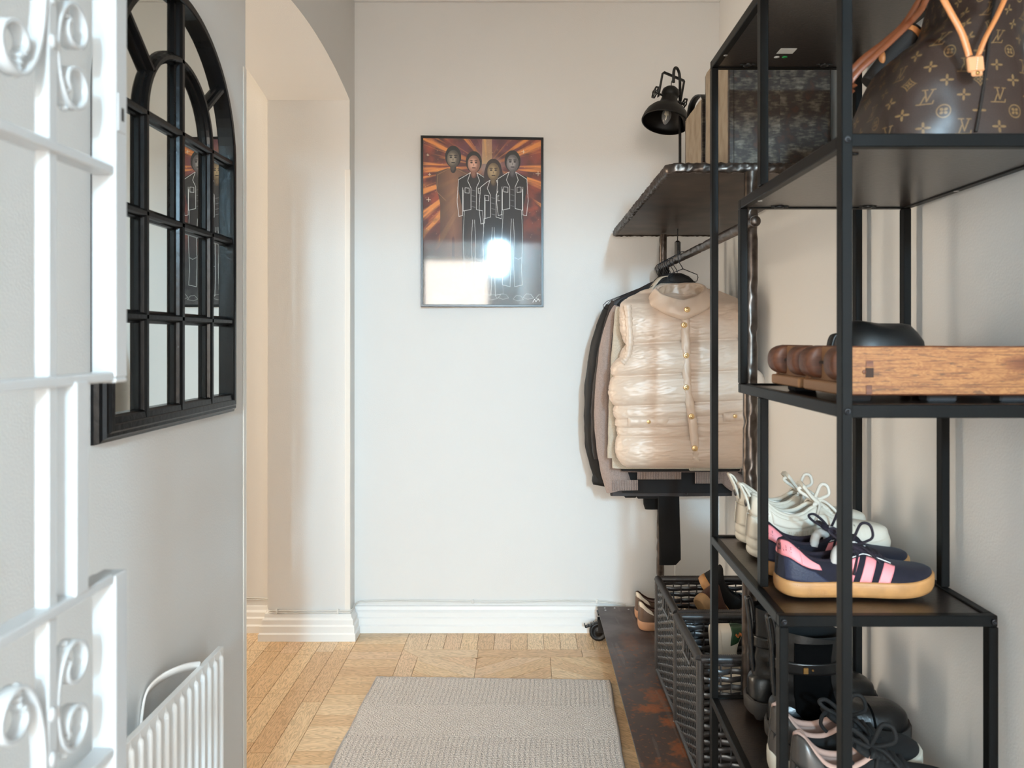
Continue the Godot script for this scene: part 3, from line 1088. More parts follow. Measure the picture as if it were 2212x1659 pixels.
# ---------------------------------------------------------------- arched window mirror on the left wall
func mirror() -> void:
	var o := thing("arched_mirror", "black arched window-pane mirror hanging on the left wall", "mirror", Vector3(LX, 1.042, -1.561))
	# local: x out of the wall, y up, -z away from the camera
	var hw := .294
	var sp := .595
	var P := func(a: float, y: float, x := 0.0) -> Vector3: return Vector3(x, y, -a)
	var st := mb()
	var path := [P.call(-hw + .015, .02), P.call(-hw + .015, sp)]
	for k in range(1, 40):
		var t := PI - PI * k / 40.0
		path.append(P.call(cos(t) * (hw - .015), sp + sin(t) * (hw - .015)))
	path.append_array([P.call(hw - .015, sp), P.call(hw - .015, .02)])
	path.append(P.call(0, .02))
	path.reverse()
	var fp := [[-.015, 0], [-.015, .023], [-.013, .025], [-.003, .025], [.001, .021], [.006, .021], [.010, .016], [.015, .013], [.017, .005], [.017, 0]]
	sweep(st, path, Vector3.RIGHT, fp, true)
	commit("frame", st, M.mirror_frame_paint, o)
	st = mb()           # bottom rail of the frame is broader
	sweep(st, [P.call(-hw + .02, .034), P.call(hw - .02, .034)], Vector3.RIGHT, [[-.016, 0], [-.016, .016], [-.012, .020], [.010, .022], [.010, 0]])
	commit("bottom_rail", st, M.mirror_frame_paint, o)
	var bar := func(a: Array, w: float) -> void:
		var s := mb()
		var h := w * .5
		sweep(s, a, Vector3.RIGHT, [[-h, .004], [-h, .010], [-h * .72, .012], [-h * .6, .018], [-h * .3, .022], [h * .3, .022], [h * .6, .018], [h * .72, .012], [h, .010], [h, .004]])
		commit("glazing_bar", s, M.mirror_frame_paint, o)
	bar.call([P.call(0, .03), P.call(0, sp + hw - .02)], .034)
	for s in [-1.0, 1.0]:
		bar.call([P.call(s * .147, .03), P.call(s * .147, sp)], .024)
		bar.call([P.call(s * .147 * .82, sp + .147 * .58), P.call(s * .80 * .275, sp + .6 * .275)], .022)
	for y in [.2195, .4095, sp]: bar.call([P.call(-hw + .02, y), P.call(hw - .02, y)], .024)
	var ar := []
	for k in 31:
		var t := PI * k / 30.0
		ar.append(P.call(cos(t) * .147, sp + sin(t) * .147))
	bar.call(ar, .024)
	# the mirror glass, pane by pane
	var pane := func(poly: PackedVector2Array) -> void:
		var s := mb()
		prism(s, poly, Transform3D(Basis(Vector3(0, 0, -1), Vector3(0, 1, 0), Vector3(1, 0, 0)), Vector3(.003, 0, 0)), .003)
		commit("pane", s, M.mirror_glass, o)
	var xs := [-.282, -.147, 0.0, .147, .282]
	var ys := [.03, .2195, .4095, sp]
	for i in 4:
		for j in 3: pane.call(PackedVector2Array([Vector2(xs[i], ys[j]), Vector2(xs[i + 1], ys[j]), Vector2(xs[i + 1], ys[j + 1]), Vector2(xs[i], ys[j + 1])]))
	for s in [0.0, PI * .5]:
		var q := PackedVector2Array([Vector2(0, sp)])
		for k in 13: q.append(Vector2(cos(s + PI * .5 * k / 12) * .147, sp + sin(s + PI * .5 * k / 12) * .147))
		pane.call(q)
	var cut := [0.0, .6435, PI * .5, PI - .6435, PI]
	for c in 4:
		var q := PackedVector2Array()
		for k in 9: q.append(Vector2.from_angle(lerpf(cut[c], cut[c + 1], k / 8.0)) * .147 + Vector2(0, sp))
		for k in 9: q.append(Vector2.from_angle(lerpf(cut[c + 1], cut[c], k / 8.0)) * .280 + Vector2(0, sp))
		pane.call(q)
	st = mb()
	var back := PackedVector2Array([Vector2(-.285, .02), Vector2(.285, .02)])
	for k in 25: back.append(Vector2.from_angle(PI * k / 24.0) * .285 + Vector2(0, sp))
	prism(st, back, Transform3D(Basis(Vector3(0, 0, -1), Vector3(0, 1, 0), Vector3(1, 0, 0)), Vector3(0.0005, 0, 0)), .002)
	commit("backing_board", st, M.mirror_frame_paint, o)

# ---------------------------------------------------------------- white iron gate, swung open along the left wall
func spiral(hh: float, w: float, r1: float, r0: float, dir: float) -> Array:    # C scroll in (p, q): spine at p = 0, opening towards +p
	var a := []
	for k in 27:
		var th := deg_to_rad(lerpf(-220, 90, k / 26.0))
		var r := lerpf(r0, r1, k / 26.0)
		a.append(Vector2(w * .52, hh * .5 - r1) + Vector2(cos(th), sin(th)) * Vector2(r, r))
	var out := []
	for q in a: out.append(q)
	for k in range(1, 24):
		var th := deg_to_rad(lerpf(90, 270, k / 24.0))
		out.append(Vector2(w * .52 + cos(th) * w * .52, sin(th) * hh * .5))
	a.reverse()
	for q in a: out.append(Vector2(q.x, -q.y))
	var res := []
	for q in out: res.append(Vector3(0, q.y, -q.x * dir))
	return res

func gate() -> void:
	var GX := -.4395
	var o := thing("iron_gate", "white wrought iron gate with scrolls, swung open on the left", "gate", Vector3(GX, 0, -.58))
	var z := func(d: float) -> float: return .58 - d
	var bx := func(n: String, d0: float, d1: float, y0: float, y1: float, w: float) -> MeshInstance3D:
		var s := mb()
		box2(s, Vector3(-w * .5, y0, z.call(d0)), Vector3(w * .5, y1, z.call(d1)), .0016)
		return commit(n, s, M.gate_paint, o)
	var up: MeshInstance3D = bx.call("stile", .80, .824, 1.180, 2.0, .0255)
	bx.call("stile", .80, .824, .012, .974, .0255)
	bx.call("stile", .730, .752, .974, 1.180, .0255)
	bx.call("hinge_stile", .30, .325, 0.0, 2.0, .0255)
	bx.call("vertical_bar", .697, .711, .03, 2.0, .0135)
	bx.call("vertical_bar", .47, .484, .03, 2.0, .0135)
	for y in [1.391, 1.176, .966, .785, .05, 1.99]: bx.call("rail", .325, .80, y, y + .010, .022)
	bx.call("rail", .80, .824, 1.1745, 1.180, .0255)
	var sc := func(d: float, yc: float, hh: float, w: float, r1: float, dir: float) -> void:
		var pts := spiral(hh, w, r1, .0095, dir)
		for i in pts.size(): pts[i] += Vector3(0, yc, z.call(d))
		var s := mb()
		strip(s, pts, Vector3(.0072, 0, 0), .0042)
		var m := commit("scroll", s, M.gate_paint, o)
		for e in [0, pts.size() - 1]:        # beaded ends of the scroll
			var b := mb()
			var c: Vector3 = pts[e]
			for k in 4: ball(b, c + Vector3(0, (-.003 - k * .0055) * (-1.0 if e == 0 else 1.0), .002), Vector3(.0062 - k * .0007, .0036, .0042), 6)
			commit("bead", b, M.gate_paint, m)
	for s in [[1.4925, .100], [.877, .103]]: sc.call(.7135, s[0], s[1], .053, .0235, 1.0)
	sc.call(.6945, 1.535, .174, .070, .0262, -1.0)
	sc.call(.6945, .834, .174, .070, .0262, -1.0)
	for y in [1.533, 1.4925, .836, .877]:
		var s := mb()
		ball(s, Vector3(.007, y, z.call(.703)), Vector3(.003, .007, .005), 6)
		commit("rivet", s, M.gate_paint, o)
	var s := mb()        # strike plate let into the free stile
	box2(s, Vector3(.0125, 1.438, z.call(.803)), Vector3(.0142, 1.478, z.call(.820)), .0008)
	var sp := commit("strike_plate", s, M.gate_paint, up)
	s = mb()
	box2(s, Vector3(.0135, 1.450, z.call(.809)), Vector3(.01445, 1.464, z.call(.814)), .0002)
	commit("slot", s, M.cord_black, up)

# ---------------------------------------------------------------- radiator
func radiator() -> void:
	var o := thing("panel_radiator", "white ribbed panel radiator hanging low on the left wall", "radiator", Vector3(LX, .12, -1.64))
	var d0 := .70
	var rows := []
	var ys := [0.0, .01, .02]
	for k in 12: ys.append(.03 + k * .03)
	for k in 16: ys.append(.392 + k * .0028)
	ys.append(.445)
	var n := 300
	for y in ys:
		var r := PackedVector3Array()
		for j in n + 1:
			var z := .94 * j / n
			var f := fposmod(z / .0308, 1.0) - .5          # one rib per 31 mm
			var wd := .27
			var top := clampf((.4345 - y) / .014, 0, 1)
			var half := wd * sqrt(clampf(1.0 - pow(1.0 - top, 2.0), 0, 1))
			var b := 0.0
			if half > 0 and absf(f) < half: b = sqrt(1.0 - pow(f / half, 2.0)) * minf(1.0, half / wd)
			r.append(Vector3(.0715 + .0065 * b, y, z))
		rows.append(r)
	var st := mb()
	grid(st, rows)
	commit("ribbed_front", st, M.radiator_paint, o)
	st = mb()
	box2(st, Vector3(.060, 0, 0), Vector3(.0717, .4455, .94), .001)
	commit("front_panel", st, M.radiator_paint, o)
	for z in [.12, .80]:
		st = mb()
		box2(st, Vector3(.0012, .06, z), Vector3(.0605, .16, z + .03), .001)
		commit("bracket", st, M.radiator_paint, o)
	st = mb()           # the looped white stay on the wall behind it
	strip(st, curve([Vector3(.062, .447, .10), Vector3(.045, .456, .135), Vector3(.02, .452, .17), Vector3(.006, .436, .20), Vector3(.004, .40, .215), Vector3(.004, .36, .22)], 24), Vector3(.004, .009, .004), .004)
	commit("stay", st, M.radiator_paint, o)
	st = mb()
	tube(st, [Vector3(.045, -.12, .04), Vector3(.045, .02, .04)], .008, 10)
	commit("pipe", st, M.radiator_paint, o)

# ---------------------------------------------------------------- framed print on the end wall
func poster() -> void:
	var o := thing("framed_print", "black framed colourful print of four line-drawn people behind glass", "picture", Vector3(-.1795, 1.355, -3.204), deg_to_rad(POSTER_YAW))
	var hw := .255
	var hh := .709
	var st := mb()
	sweep(st, [Vector3(-hw + .005, .005, 0), Vector3(hw - .005, .005, 0), Vector3(hw - .005, hh - .005, 0), Vector3(-hw + .005, hh - .005, 0)], Vector3.BACK, [[-.005, -.009], [-.005, .008], [-.004, .009], [.004, .009], [.005, .008], [.005, -.009]], true)
	commit("frame", st, M.poster_frame_black, o)
	st = mb()
	quad(st, Vector3(-hw + .008, .008, .003), Vector3(hw - .008, .008, .003), Vector3(hw - .008, hh - .008, .003), Vector3(-hw + .008, hh - .008, .003), Vector2(0, 1), Vector2(1, 0))
	commit("print", st, M.poster_print, o)
	st = mb()
	box2(st, Vector3(-hw + .008, .008, -.006), Vector3(hw - .008, hh - .008, .002), 0)
	commit("backing", st, M.poster_frame_black, o)
	st = mb()
	quad(st, Vector3(-hw + .008, .008, .006), Vector3(hw - .008, .008, .006), Vector3(hw - .008, hh - .008, .006), Vector3(-hw + .008, hh - .008, .006))
	commit("glass_pane", st, M.poster_glass, o)

# ---------------------------------------------------------------- iron coat rack on castors
func hammered(st: SurfaceTool, a: Vector3, b: Vector3, r: float, seed_: int, deep := .0035, sides := 18) -> void:
	var r2 := RandomNumberGenerator.new()
	r2.seed = seed_
	var l := a.distance_to(b)
	var n := int(l / .0055)
	var dents := []
	for k in int(l * 75.0): dents.append([r2.randf() * l, r2.randf() * TAU, r2.randf_range(.010, .022), r2.randf_range(.45, .75), r2.randf_range(.5, 1.0)])
	var t := (b - a).normalized()
	var u := t.cross(Vector3.UP if absf(t.y) < .9 else Vector3.RIGHT).normalized()
	var v := t.cross(u)
	var rows := []
	for i in n + 1:
		var s := l * i / n
		var near := []
		for d in dents:
			if absf(d[0] - s) < d[2]: near.append(d)
		var row := PackedVector3Array()
		for j in sides:
			var an := TAU * j / sides
			var rr := r
			for d in near:
				var x: float = (s - d[0]) / d[2]
				var y: float = angle_difference(an, d[1]) / d[3]
				var q := x * x + y * y
				if q < 1.0: rr -= deep * d[4] * (1.0 - q)
			rr = maxf(rr, r - deep * 1.3)
			row.append(a + t * s + (u * cos(an) + v * sin(an)) * rr)
		rows.append(row)
	grid(st, rows, true)
	fan(st, rows[0], true)
	fan(st, rows[n])

func coat_rack() -> void:
	var o := thing("coat_rack", "hammered black iron coat rack with rusty base plate, shelf and rail", "coat rack", Vector3(.545, 0, -2.5))
	var L := func(x: float, y: float, d: float) -> Vector3: return Vector3(x - .545, y, 2.5 - d)
	var st := mb()
	box2(st, L.call(.2955, .115, 3.165), L.call(.792, .1198, 1.838), .0008)
	var bp := commit("base_plate", st, M.rust_edge, o)
	st = mb()
	quad(st, L.call(.2962, .12, 1.8387), L.call(.7913, .12, 1.8387), L.call(.7913, .12, 3.1643), L.call(.2962, .12, 3.1643), Vector2(0, 1), Vector2(1, 0))
	commit("rust_patina", st, M.rust_plate, bp)
	for q in [[.325, 3.145], [.365, 3.145], [.325, 3.12], [.42, 3.13]]:
		st = mb()
		ball(st, L.call(q[0], .1202, q[1]), Vector3(.004, .0015, .004), 6)
		commit("screw", st, M.screw_zinc, bp)
	st = mb()
	hammered(st, L.call(.540, .12, 3.085), L.call(.556, 1.642, 3.105), .0155, 3, .0032)
	commit("pole", st, M.hammered_iron, o)
	st = mb()
	hammered(st, L.call(.541, .12, 1.864), L.call(.571, 1.642, 1.945), .0175, 4, .0042)
	commit("pole", st, M.hammered_iron, o)
	st = mb()
	hammered(st, L.call(.538, 1.506, 3.13), L.call(.552, 1.504, 1.845), .0135, 5, .003)
	ball(st, L.call(.552, 1.504, 1.845), Vector3(.0125, .0125, .006), 8)
	commit("rail", st, M.hammered_iron, o)
	for d in [3.10, 1.935]:
		st = mb()
		tube(st, [L.call(.546, 1.505, d), L.call(.564, 1.505, d)], .009, 8)
		commit("rail_joint", st, M.hammered_iron, o)
	# shelf: sheet in a hammered rim
	st = mb()
	box2(st, L.call(.374, 1.648, 3.16), L.call(.79, 1.652, 1.968), .0005)
	commit("shelf_sheet", st, M.sheet_iron, o)
	st = mb()
	var r2 := noise(17, .05, FastNoiseLite.TYPE_SIMPLEX, 2)
	var path := []
	var c0 := [.370, 1.962, .787, 3.165]
	var pts := [[.787, 1.962], [.380, 1.962], [.371, 1.969], [.367, 1.98], [.367, 3.155], [.376, 3.165], [.787, 3.165]]
	for k in pts.size() - 1:
		var a := Vector2(pts[k][0], pts[k][1])
		var b := Vector2(pts[k + 1][0], pts[k + 1][1])
		var n := maxi(1, int(a.distance_to(b) / .0045))
		for i in n:
			var q := a.lerp(b, float(i) / n)
			path.append(L.call(q.x, 1.657, q.y))
	path.append(L.call(.787, 1.657, 3.165))
	var rows := []
	for i in path.size():
		var t: Vector3 = (path[mini(i + 1, path.size() - 1)] - path[maxi(i - 1, 0)]).normalized()
		var s := t.cross(Vector3.UP)
		var row := PackedVector3Array()
		for j in 14:
			var an := TAU * j / 14
			var ca := cos(an)
			var sa := sin(an)
			var k := 1.0 + r2.get_noise_2d(i * 3.2, j * 14.0) * .30 + .09 * sin(i * 1.35 + j)
			row.append(path[i] + s * signf(ca) * pow(absf(ca), .6) * .008 * k + Vector3.UP * signf(sa) * pow(absf(sa), .6) * .0125 * (1.0 + (k - 1.0) * .7))
		rows.append(row)
	grid(st, rows, true)
	fan(st, rows[0], true)
	fan(st, rows[-1])
	commit("shelf_rim", st, M.hammered_iron, o)
	# castors
	var first: MeshInstance3D
	for q in [[.316, 3.115], [.316, 1.90], [.765, 3.115], [.765, 1.90]]:
		st = mb()
		var at: Vector3 = L.call(q[0], 0, q[1])
		X = Transform3D(Basis(), at)
		box(st, Vector3(0, .1115, 0), Vector3(.05, .006, .05), .001)
		box(st, Vector3(0, .085, 0), Vector3(.026, .047, .034), .003)
		for s in [-1.0, 1.0]: box(st, Vector3(-.012, .062, s * .0155), Vector3(.022, .055, .003), .001)
		var fork := commit("castor_fork", st, M.clip_plastic, o)
		st = mb()
		X = Transform3D(Basis(Vector3.RIGHT, PI / 2), at + Vector3(-.020, .0375, 0))
		lathe(st, [[0, -.011], [.012, -.0115], [.014, -.0095], [.024, -.0095], [.026, -.0115], [.034, -.0115], [.0375, -.008], [.0375, .008], [.034, .0115], [.026, .0115], [.024, .0095], [.014, .0095], [.012, .0115], [0, .011]], 28)
		commit("wheel", st, M.clip_plastic, fork)
		st = mb()
		X = Transform3D(Basis(Vector3.BACK, .35), at + Vector3(-.026, .072, 0))
		box(st, Vector3(-.024, 0, 0), Vector3(.052, .004, .026), .0015)
		box(st, Vector3(-.050, .006, 0), Vector3(.004, .012, .030), .0015)
		for k in 3: box(st, Vector3(-.012 - k * .012, .004, 0), Vector3(.003, .005, .024), .001)
		commit("brake_lever", st, M.clip_plastic, fork)
		X = Transform3D()

# ---------------------------------------------------------------- lamp standing on the rack's shelf
func lamp() -> void:
	var o := thing("industrial_lamp", "black industrial lamp with bell shade standing on the iron shelf", "lamp", Vector3(.561, 1.652, -2.79))
	var W := func(x: float, y: float, d: float) -> Vector3: return Vector3(x - .561, y - 1.652, 2.79 - d)
	var st := mb()
	lathe(st, [[0, 0], [.06, 0], [.062, .004], [.058, .012], [.02, .016], [.012, .03], [0, .03]], 28)
	commit("base", st, M.lamp_black, o)
	st = mb()
	tube(st, [Vector3(0, .01, 0), Vector3(0, .20, 0)], .0062, 12)
	commit("post", st, M.lamp_black, o)
	st = mb()
	var neck := [Vector3(0, .15, 0), Vector3(0, .50, 0), Vector3(-.003, .53, .004), Vector3(-.011, .545, .012), Vector3(-.020, .547, .02), Vector3(-.027, .535, .028), Vector3(-.029, .515, .03), Vector3(-.029, .49, .03)]
	tube(st, [neck[0], neck[1]] + curve(neck.slice(1), 20), .0052, 12)
	commit("gooseneck", st, M.lamp_black, o)
	st = mb()
	lathe(st, [[0, .155], [.010, .156], [.0105, .180], [0, .181]], 14)
	tube(st, [Vector3(.008, .168, 0), Vector3(.018, .168, .0)], .004, 8)
	commit("clamp", st, M.lamp_black, o)
	# shade and its yoke
	var up := Vector3(.20, .955, -.215).normalized()
	var across := Vector3(.93, .10, -.36)
	across = (across - up * across.dot(up)).normalized()
	var rim: Vector3 = W.call(.500, 1.994, 2.75)
	var B := Transform3D(Basis(across, up, across.cross(up)), rim)
	st = mb()
	lathe(st, [[.0815, .001], [.0845, 0], [.0855, .003], [.0845, .007], [.081, .022], [.073, .040], [.060, .055], [.044, .066], [.036, .072], [.0335, .078], [.0285, .098], [.0275, .106], [.0305, .109], [.0325, .118], [.030, .130], [.020, .140], [.008, .1435], [0, .144]], 44, B)
	lathe(st, [[.0815, .001], [.079, .022], [.071, .039], [.058, .053], [.042, .064], [.030, .072], [.020, .076], [0, .077]], 44, B)
	commit("shade", st, M.lamp_iron, o)
	var bulb_h := thing_part(o, "bulb_holder", M.lamp_black, func(s): lathe(s, [[0, .076], [.014, .076], [.014, .052], [.010, .050], [0, .050]], 16, B))
	thing_part(o, "bulb", M.bulb_glass, func(s): lathe(s, [[0, .052], [.0125, .050], [.0175, .036], [.0178, .028], [.0155, .016], [.010, .004], [.004, -.004], [0, -.0055]], 24, B))
	thing_part(o, "filament_stem", M.bulb_core, func(s): lathe(s, [[0, .050], [.008, .048], [.0085, .034], [.002, .031], [.0012, .012], [0, .011]], 12, B))
	var piv := .100
	st = mb()
	var yp := [B * Vector3(-.045, piv - .012, 0), B * Vector3(-.045, piv + .085, 0), B * Vector3(-.042, piv + .089, 0), B * Vector3(.042, piv + .089, 0), B * Vector3(.045, piv + .085, 0), B * Vector3(.045, piv - .012, 0)]
	strip(st, yp, B.basis.z * .0062, .0035)
	commit("yoke", st, M.lamp_black, o)
	st = mb()
	tube(st, [B * Vector3(-.062, piv, 0), B * Vector3(.062, piv, 0)], .004, 8)
	var ax := commit("pivot_bolt", st, M.lamp_black, o)
	for s in [-1.0, 1.0]:
		st = mb()
		var c: Vector3 = B * Vector3(s * .060, piv, 0)
		var ring := []
		for k in 30:
			var t := TAU * k / 30
			var r := .0195 + .0026 * cos(t * 6.0)
			ring.append(c + B.basis.y * cos(t) * r + B.basis.z * sin(t) * r)
		tube(st, ring, .003, 6, false, true)
		for k in 5:
			var t := TAU * k / 5
			tube(st, [c, c + (B.basis.y * cos(t) + B.basis.z * sin(t)) * .0155], .0018, 5)
		ball(st, c, Vector3(.005, .005, .005), 6)
		commit("hand_wheel", st, M.lamp_black, o)
	st = mb()
	var cord := [B * Vector3(0, .14, 0), B * Vector3(-.004, .165, .0), B * Vector3(.004, .185, .004), Vector3(-.029, .492, .03)]
	tube(st, curve(cord, 10), .0018, 6)
	tube(st, curve([Vector3(-.02, .09, .02), Vector3(-.016, .055, .02), Vector3(-.006, .02, .012), Vector3(0, .012, .008)], 10), .0018, 6)
	tube(st, [Vector3(-.02, .14, .02), Vector3(-.02, .085, .02)], .0065, 10)
	commit("cord", st, M.cord_black, o)
	# its in-line switch hangs below the shelf
	var sw := thing("cord_switch", "small black in-line switch hanging below the iron shelf on its cord", "switch", Vector3(.590, 1.545, -2.98))
	st = mb()
	box(st, Vector3(0, .02, 0), Vector3(.022, .075, .018), .006)
	commit("switch_body", st, M.clip_plastic, sw)
	st = mb()
	box(st, Vector3(0, .03, .0095), Vector3(.010, .020, .003), .001)
	commit("rocker", st, M.cord_black, sw)
	st = mb()
	tube(st, [Vector3(0, .055, 0), Vector3(0, .104, .0)], .0022, 6)
	commit("lead", st, M.cord_black, sw)
	st = mb()
	tube(st, curve([Vector3(0, -.016, 0), Vector3(.004, -.2, -.02), Vector3(.002, -.6, -.05), Vector3(.006, -1.0, -.06), Vector3(.004, -1.26, -.07)], 24), .0024, 6)
	commit("lead", st, M.cable_white, sw)

func thing_part(o: Node, n: String, m: Material, f: Callable) -> MeshInstance3D:
	var s := mb()
	f.call(s)
	return commit(n, s, m, o)

# ---------------------------------------------------------------- boxes on the rack's shelf
func shelf_box(at: Vector3, s: Vector3, label: String) -> void:
	var o := thing("metal_box", label, "box", at, 0, "worn metal boxes on the iron shelf")
	var st := mb()
	var r := noise(int(at.z * -100), 3.0)
	box(st, Vector3(0, s.y * .5, 0), s, .004)
	commit("body", st, M.worn_metal, o)
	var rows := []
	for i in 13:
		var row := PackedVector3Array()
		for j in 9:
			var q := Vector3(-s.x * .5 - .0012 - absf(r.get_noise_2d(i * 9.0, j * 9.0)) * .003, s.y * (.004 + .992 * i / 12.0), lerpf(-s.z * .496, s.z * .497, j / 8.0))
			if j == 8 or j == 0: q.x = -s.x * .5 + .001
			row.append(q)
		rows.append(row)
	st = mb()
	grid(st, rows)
	commit("lit_side_sheet", st, M.pale_lit_metal, o).set_meta("label", "side sheet coloured pale for reflected light")  # thin sheet that carries the reflected light as colour
	st = mb()
	box(st, Vector3(-s.x * .5 + .006, s.y * .5, s.z * .5), Vector3(.014, s.y * .996, .006), .002)
	commit("corner_strip", st, M.worn_metal, o)
	if s.y < .30:
		st = mb()
		strip(st, curve([Vector3(-s.x * .5 + .01, s.y - .01, -s.z * .42), Vector3(-s.x * .5 + .006, s.y + .028, -s.z * .2), Vector3(-s.x * .5 + .006, s.y + .034, s.z * .1), Vector3(-s.x * .5 + .012, s.y + .02, s.z * .35), Vector3(-s.x * .5 + .016, s.y - .006, s.z * .44)], 16), Vector3(.011, 0, 0), .004)
		commit("leather_handle", st, M.black_leather, o)

# ---------------------------------------------------------------- open metal shelf
func bar(st: SurfaceTool, a: Vector3, b: Vector3, w: float, h: float) -> void:      # square-edged bar from a to b; w across, h up (for uprights: w in x, h in z)
	var t := (b - a).normalized()
	var up := Vector3.UP if absf(t.y) < .9 else Vector3.BACK
	var s := t.cross(up).normalized()
	up = s.cross(t)
	X = Transform3D(Basis(s, up, -t), (a + b) * .5)
	box(st, Vector3.ZERO, Vector3(w, h, a.distance_to(b)), .0014)
	X = Transform3D()

func metal_shelf() -> void:
	var o := thing("metal_shelf", "tall staggered open shelf of black steel with dark boards by the right wall", "shelf", Vector3(.62, 0, -1.5))
	var L := func(x: float, y: float, d: float) -> Vector3: return Vector3(x - .62, y, 1.5 - d)
	var up := func(x: float, d: float, y0: float, y1: float) -> void:
		var s := mb()
		bar(s, L.call(x, y0, d), L.call(x, y1, d), .0155, .020)
		commit("upright", s, M.black_metal, o)
	var xl := .4475
	var xr := .787
	up.call(xl, 1.822, 0, 1.861)
	up.call(xr, 1.822, 0, 1.861)
	up.call(.4345, 1.300, 0, .736)
	up.call(xr, 1.300, 0, .736)
	up.call(.4505, 1.085, 0, 1.861)
	up.call(xr, 1.085, 0, 1.861)
	up.call(.4505, 1.592, 1.129, 1.490)
	up.call(xr, 1.592, 1.129, 1.490)
	for x in [xl, xr]:
		up.call(x, 1.448, .756, 1.110)
		up.call(x, 1.448, 1.509, 1.861)
	# each level: left, right, back and front rails round a board
	var level := func(y: float, bl: Vector2, br: Vector2, fr: Vector2, fl: Vector2) -> void:
		var c := [bl, br, fr, fl]
		for k in 4:
			var a: Vector2 = c[k]
			var b: Vector2 = c[(k + 1) % 4]
			var s := mb()
			var e := (b - a).normalized() * .0078
			if k % 2 == 1: e = -e
			else: e = e * 1.0
			bar(s, L.call(a.x - e.x, y - .0095, a.y - e.y), L.call(b.x + e.x, y - .0095, b.y + e.y), .0155, .019)
			commit("rail", s, M.black_metal, o)
		var s2 := mb()
		var q := PackedVector2Array([bl + Vector2(.008, -.008), br + Vector2(-.008, -.008), fr + Vector2(-.008, .008), fl + Vector2(.008, .008)])
		prism(s2, q, Transform3D(Basis(Vector3(1, 0, 0), Vector3(0, 0, -1), Vector3(0, 1, 0)), L.call(0, y - .0165, 0)), .013)
		commit("board", s2, M.shelf_board, o)
	level.call(.374, Vector2(xl, 1.822), Vector2(xr, 1.822), Vector2(xr, 1.300), Vector2(.4345, 1.300))
	level.call(.755, Vector2(xl, 1.822), Vector2(xr, 1.822), Vector2(xr, 1.300), Vector2(.4345, 1.300))
	level.call(1.1285, Vector2(.4505, 1.592), Vector2(xr, 1.592), Vector2(xr, 1.085), Vector2(.4505, 1.085))
	level.call(1.509, Vector2(.4505, 1.592), Vector2(xr, 1.592), Vector2(xr, 1.085), Vector2(.4505, 1.085))
	level.call(1.880, Vector2(xl, 1.822), Vector2(xr, 1.822), Vector2(xr, 1.085), Vector2(.4505, 1.085))
	# bolts, board clips, stickers
	for q in [[.4345, .7455, 1.300], [xr, .7455, 1.300], [.4505, 1.119, 1.085], [.4505, 1.4995, 1.085], [xr, 1.119, 1.085], [xr, 1.4995, 1.085]]:
		var s := mb()
		X = Transform3D(Basis(Vector3.RIGHT, PI / 2), L.call(q[0], q[1], q[2] - .0098))
		lathe(s, [[0, .0006], [.0018, .0006], [.0022, .0026], [.0044, .0024], [.0050, .0010], [.0050, 0]], 14)
		X = Transform3D()
		commit("bolt", s, M.bolt_metal, o)
	for q in [[.470, 1.4915, 1.13], [.520, 1.4915, 1.575], [.700, 1.4915, 1.575], [.52, 1.8625, 1.80], [.70, 1.8625, 1.80]]:
		var s := mb()
		X = Transform3D(Basis(), L.call(q[0], q[1], q[2]))
		lathe(s, [[0, .002], [.009, .002], [.010, 0], [.009, -.003], [.005, -.004], [0, -.004]], 16)
		for e in [-1.0, 1.0]: ball(s, Vector3(e * .013, 0, .003), Vector3(.006, .0022, .004), 6)
		X = Transform3D()
		commit("board_clip", s, M.clip_plastic, o)
	for q in [[.452, 1.861, 1.735], [.79, 1.861, 1.62], [.456, 1.49, 1.10], [.458, 1.49, 1.50], [.785, 1.49, 1.40]]:
		var s := mb()
		X = Transform3D(Basis(), L.call(q[0], q[1], q[2]))
		lathe(s, [[0, .001], [.0045, .001], [.0045, -.0006], [.0012, -.0008], [0, -.0002]], 14)
		X = Transform3D()
		commit("screw", s, M.screw_zinc, o)
	var s3 := mb()
	box(s3, L.call(.583, 1.8632, 1.715), Vector3(.036, .0006, .030), 0)
	commit("paper_label", s3, M.sticker, o)
	for e in [[.573, M.sticker], [.591, M.sticker_green]]:
		var s := mb()
		X = Transform3D(Basis(), L.call(e[0], 1.8632, 1.752))
		lathe(s, [[0, .0003], [.006, .0003], [.006, -.0003], [0, -.0003]], 16)
		X = Transform3D()
		commit("round_sticker", s, e[1], o)

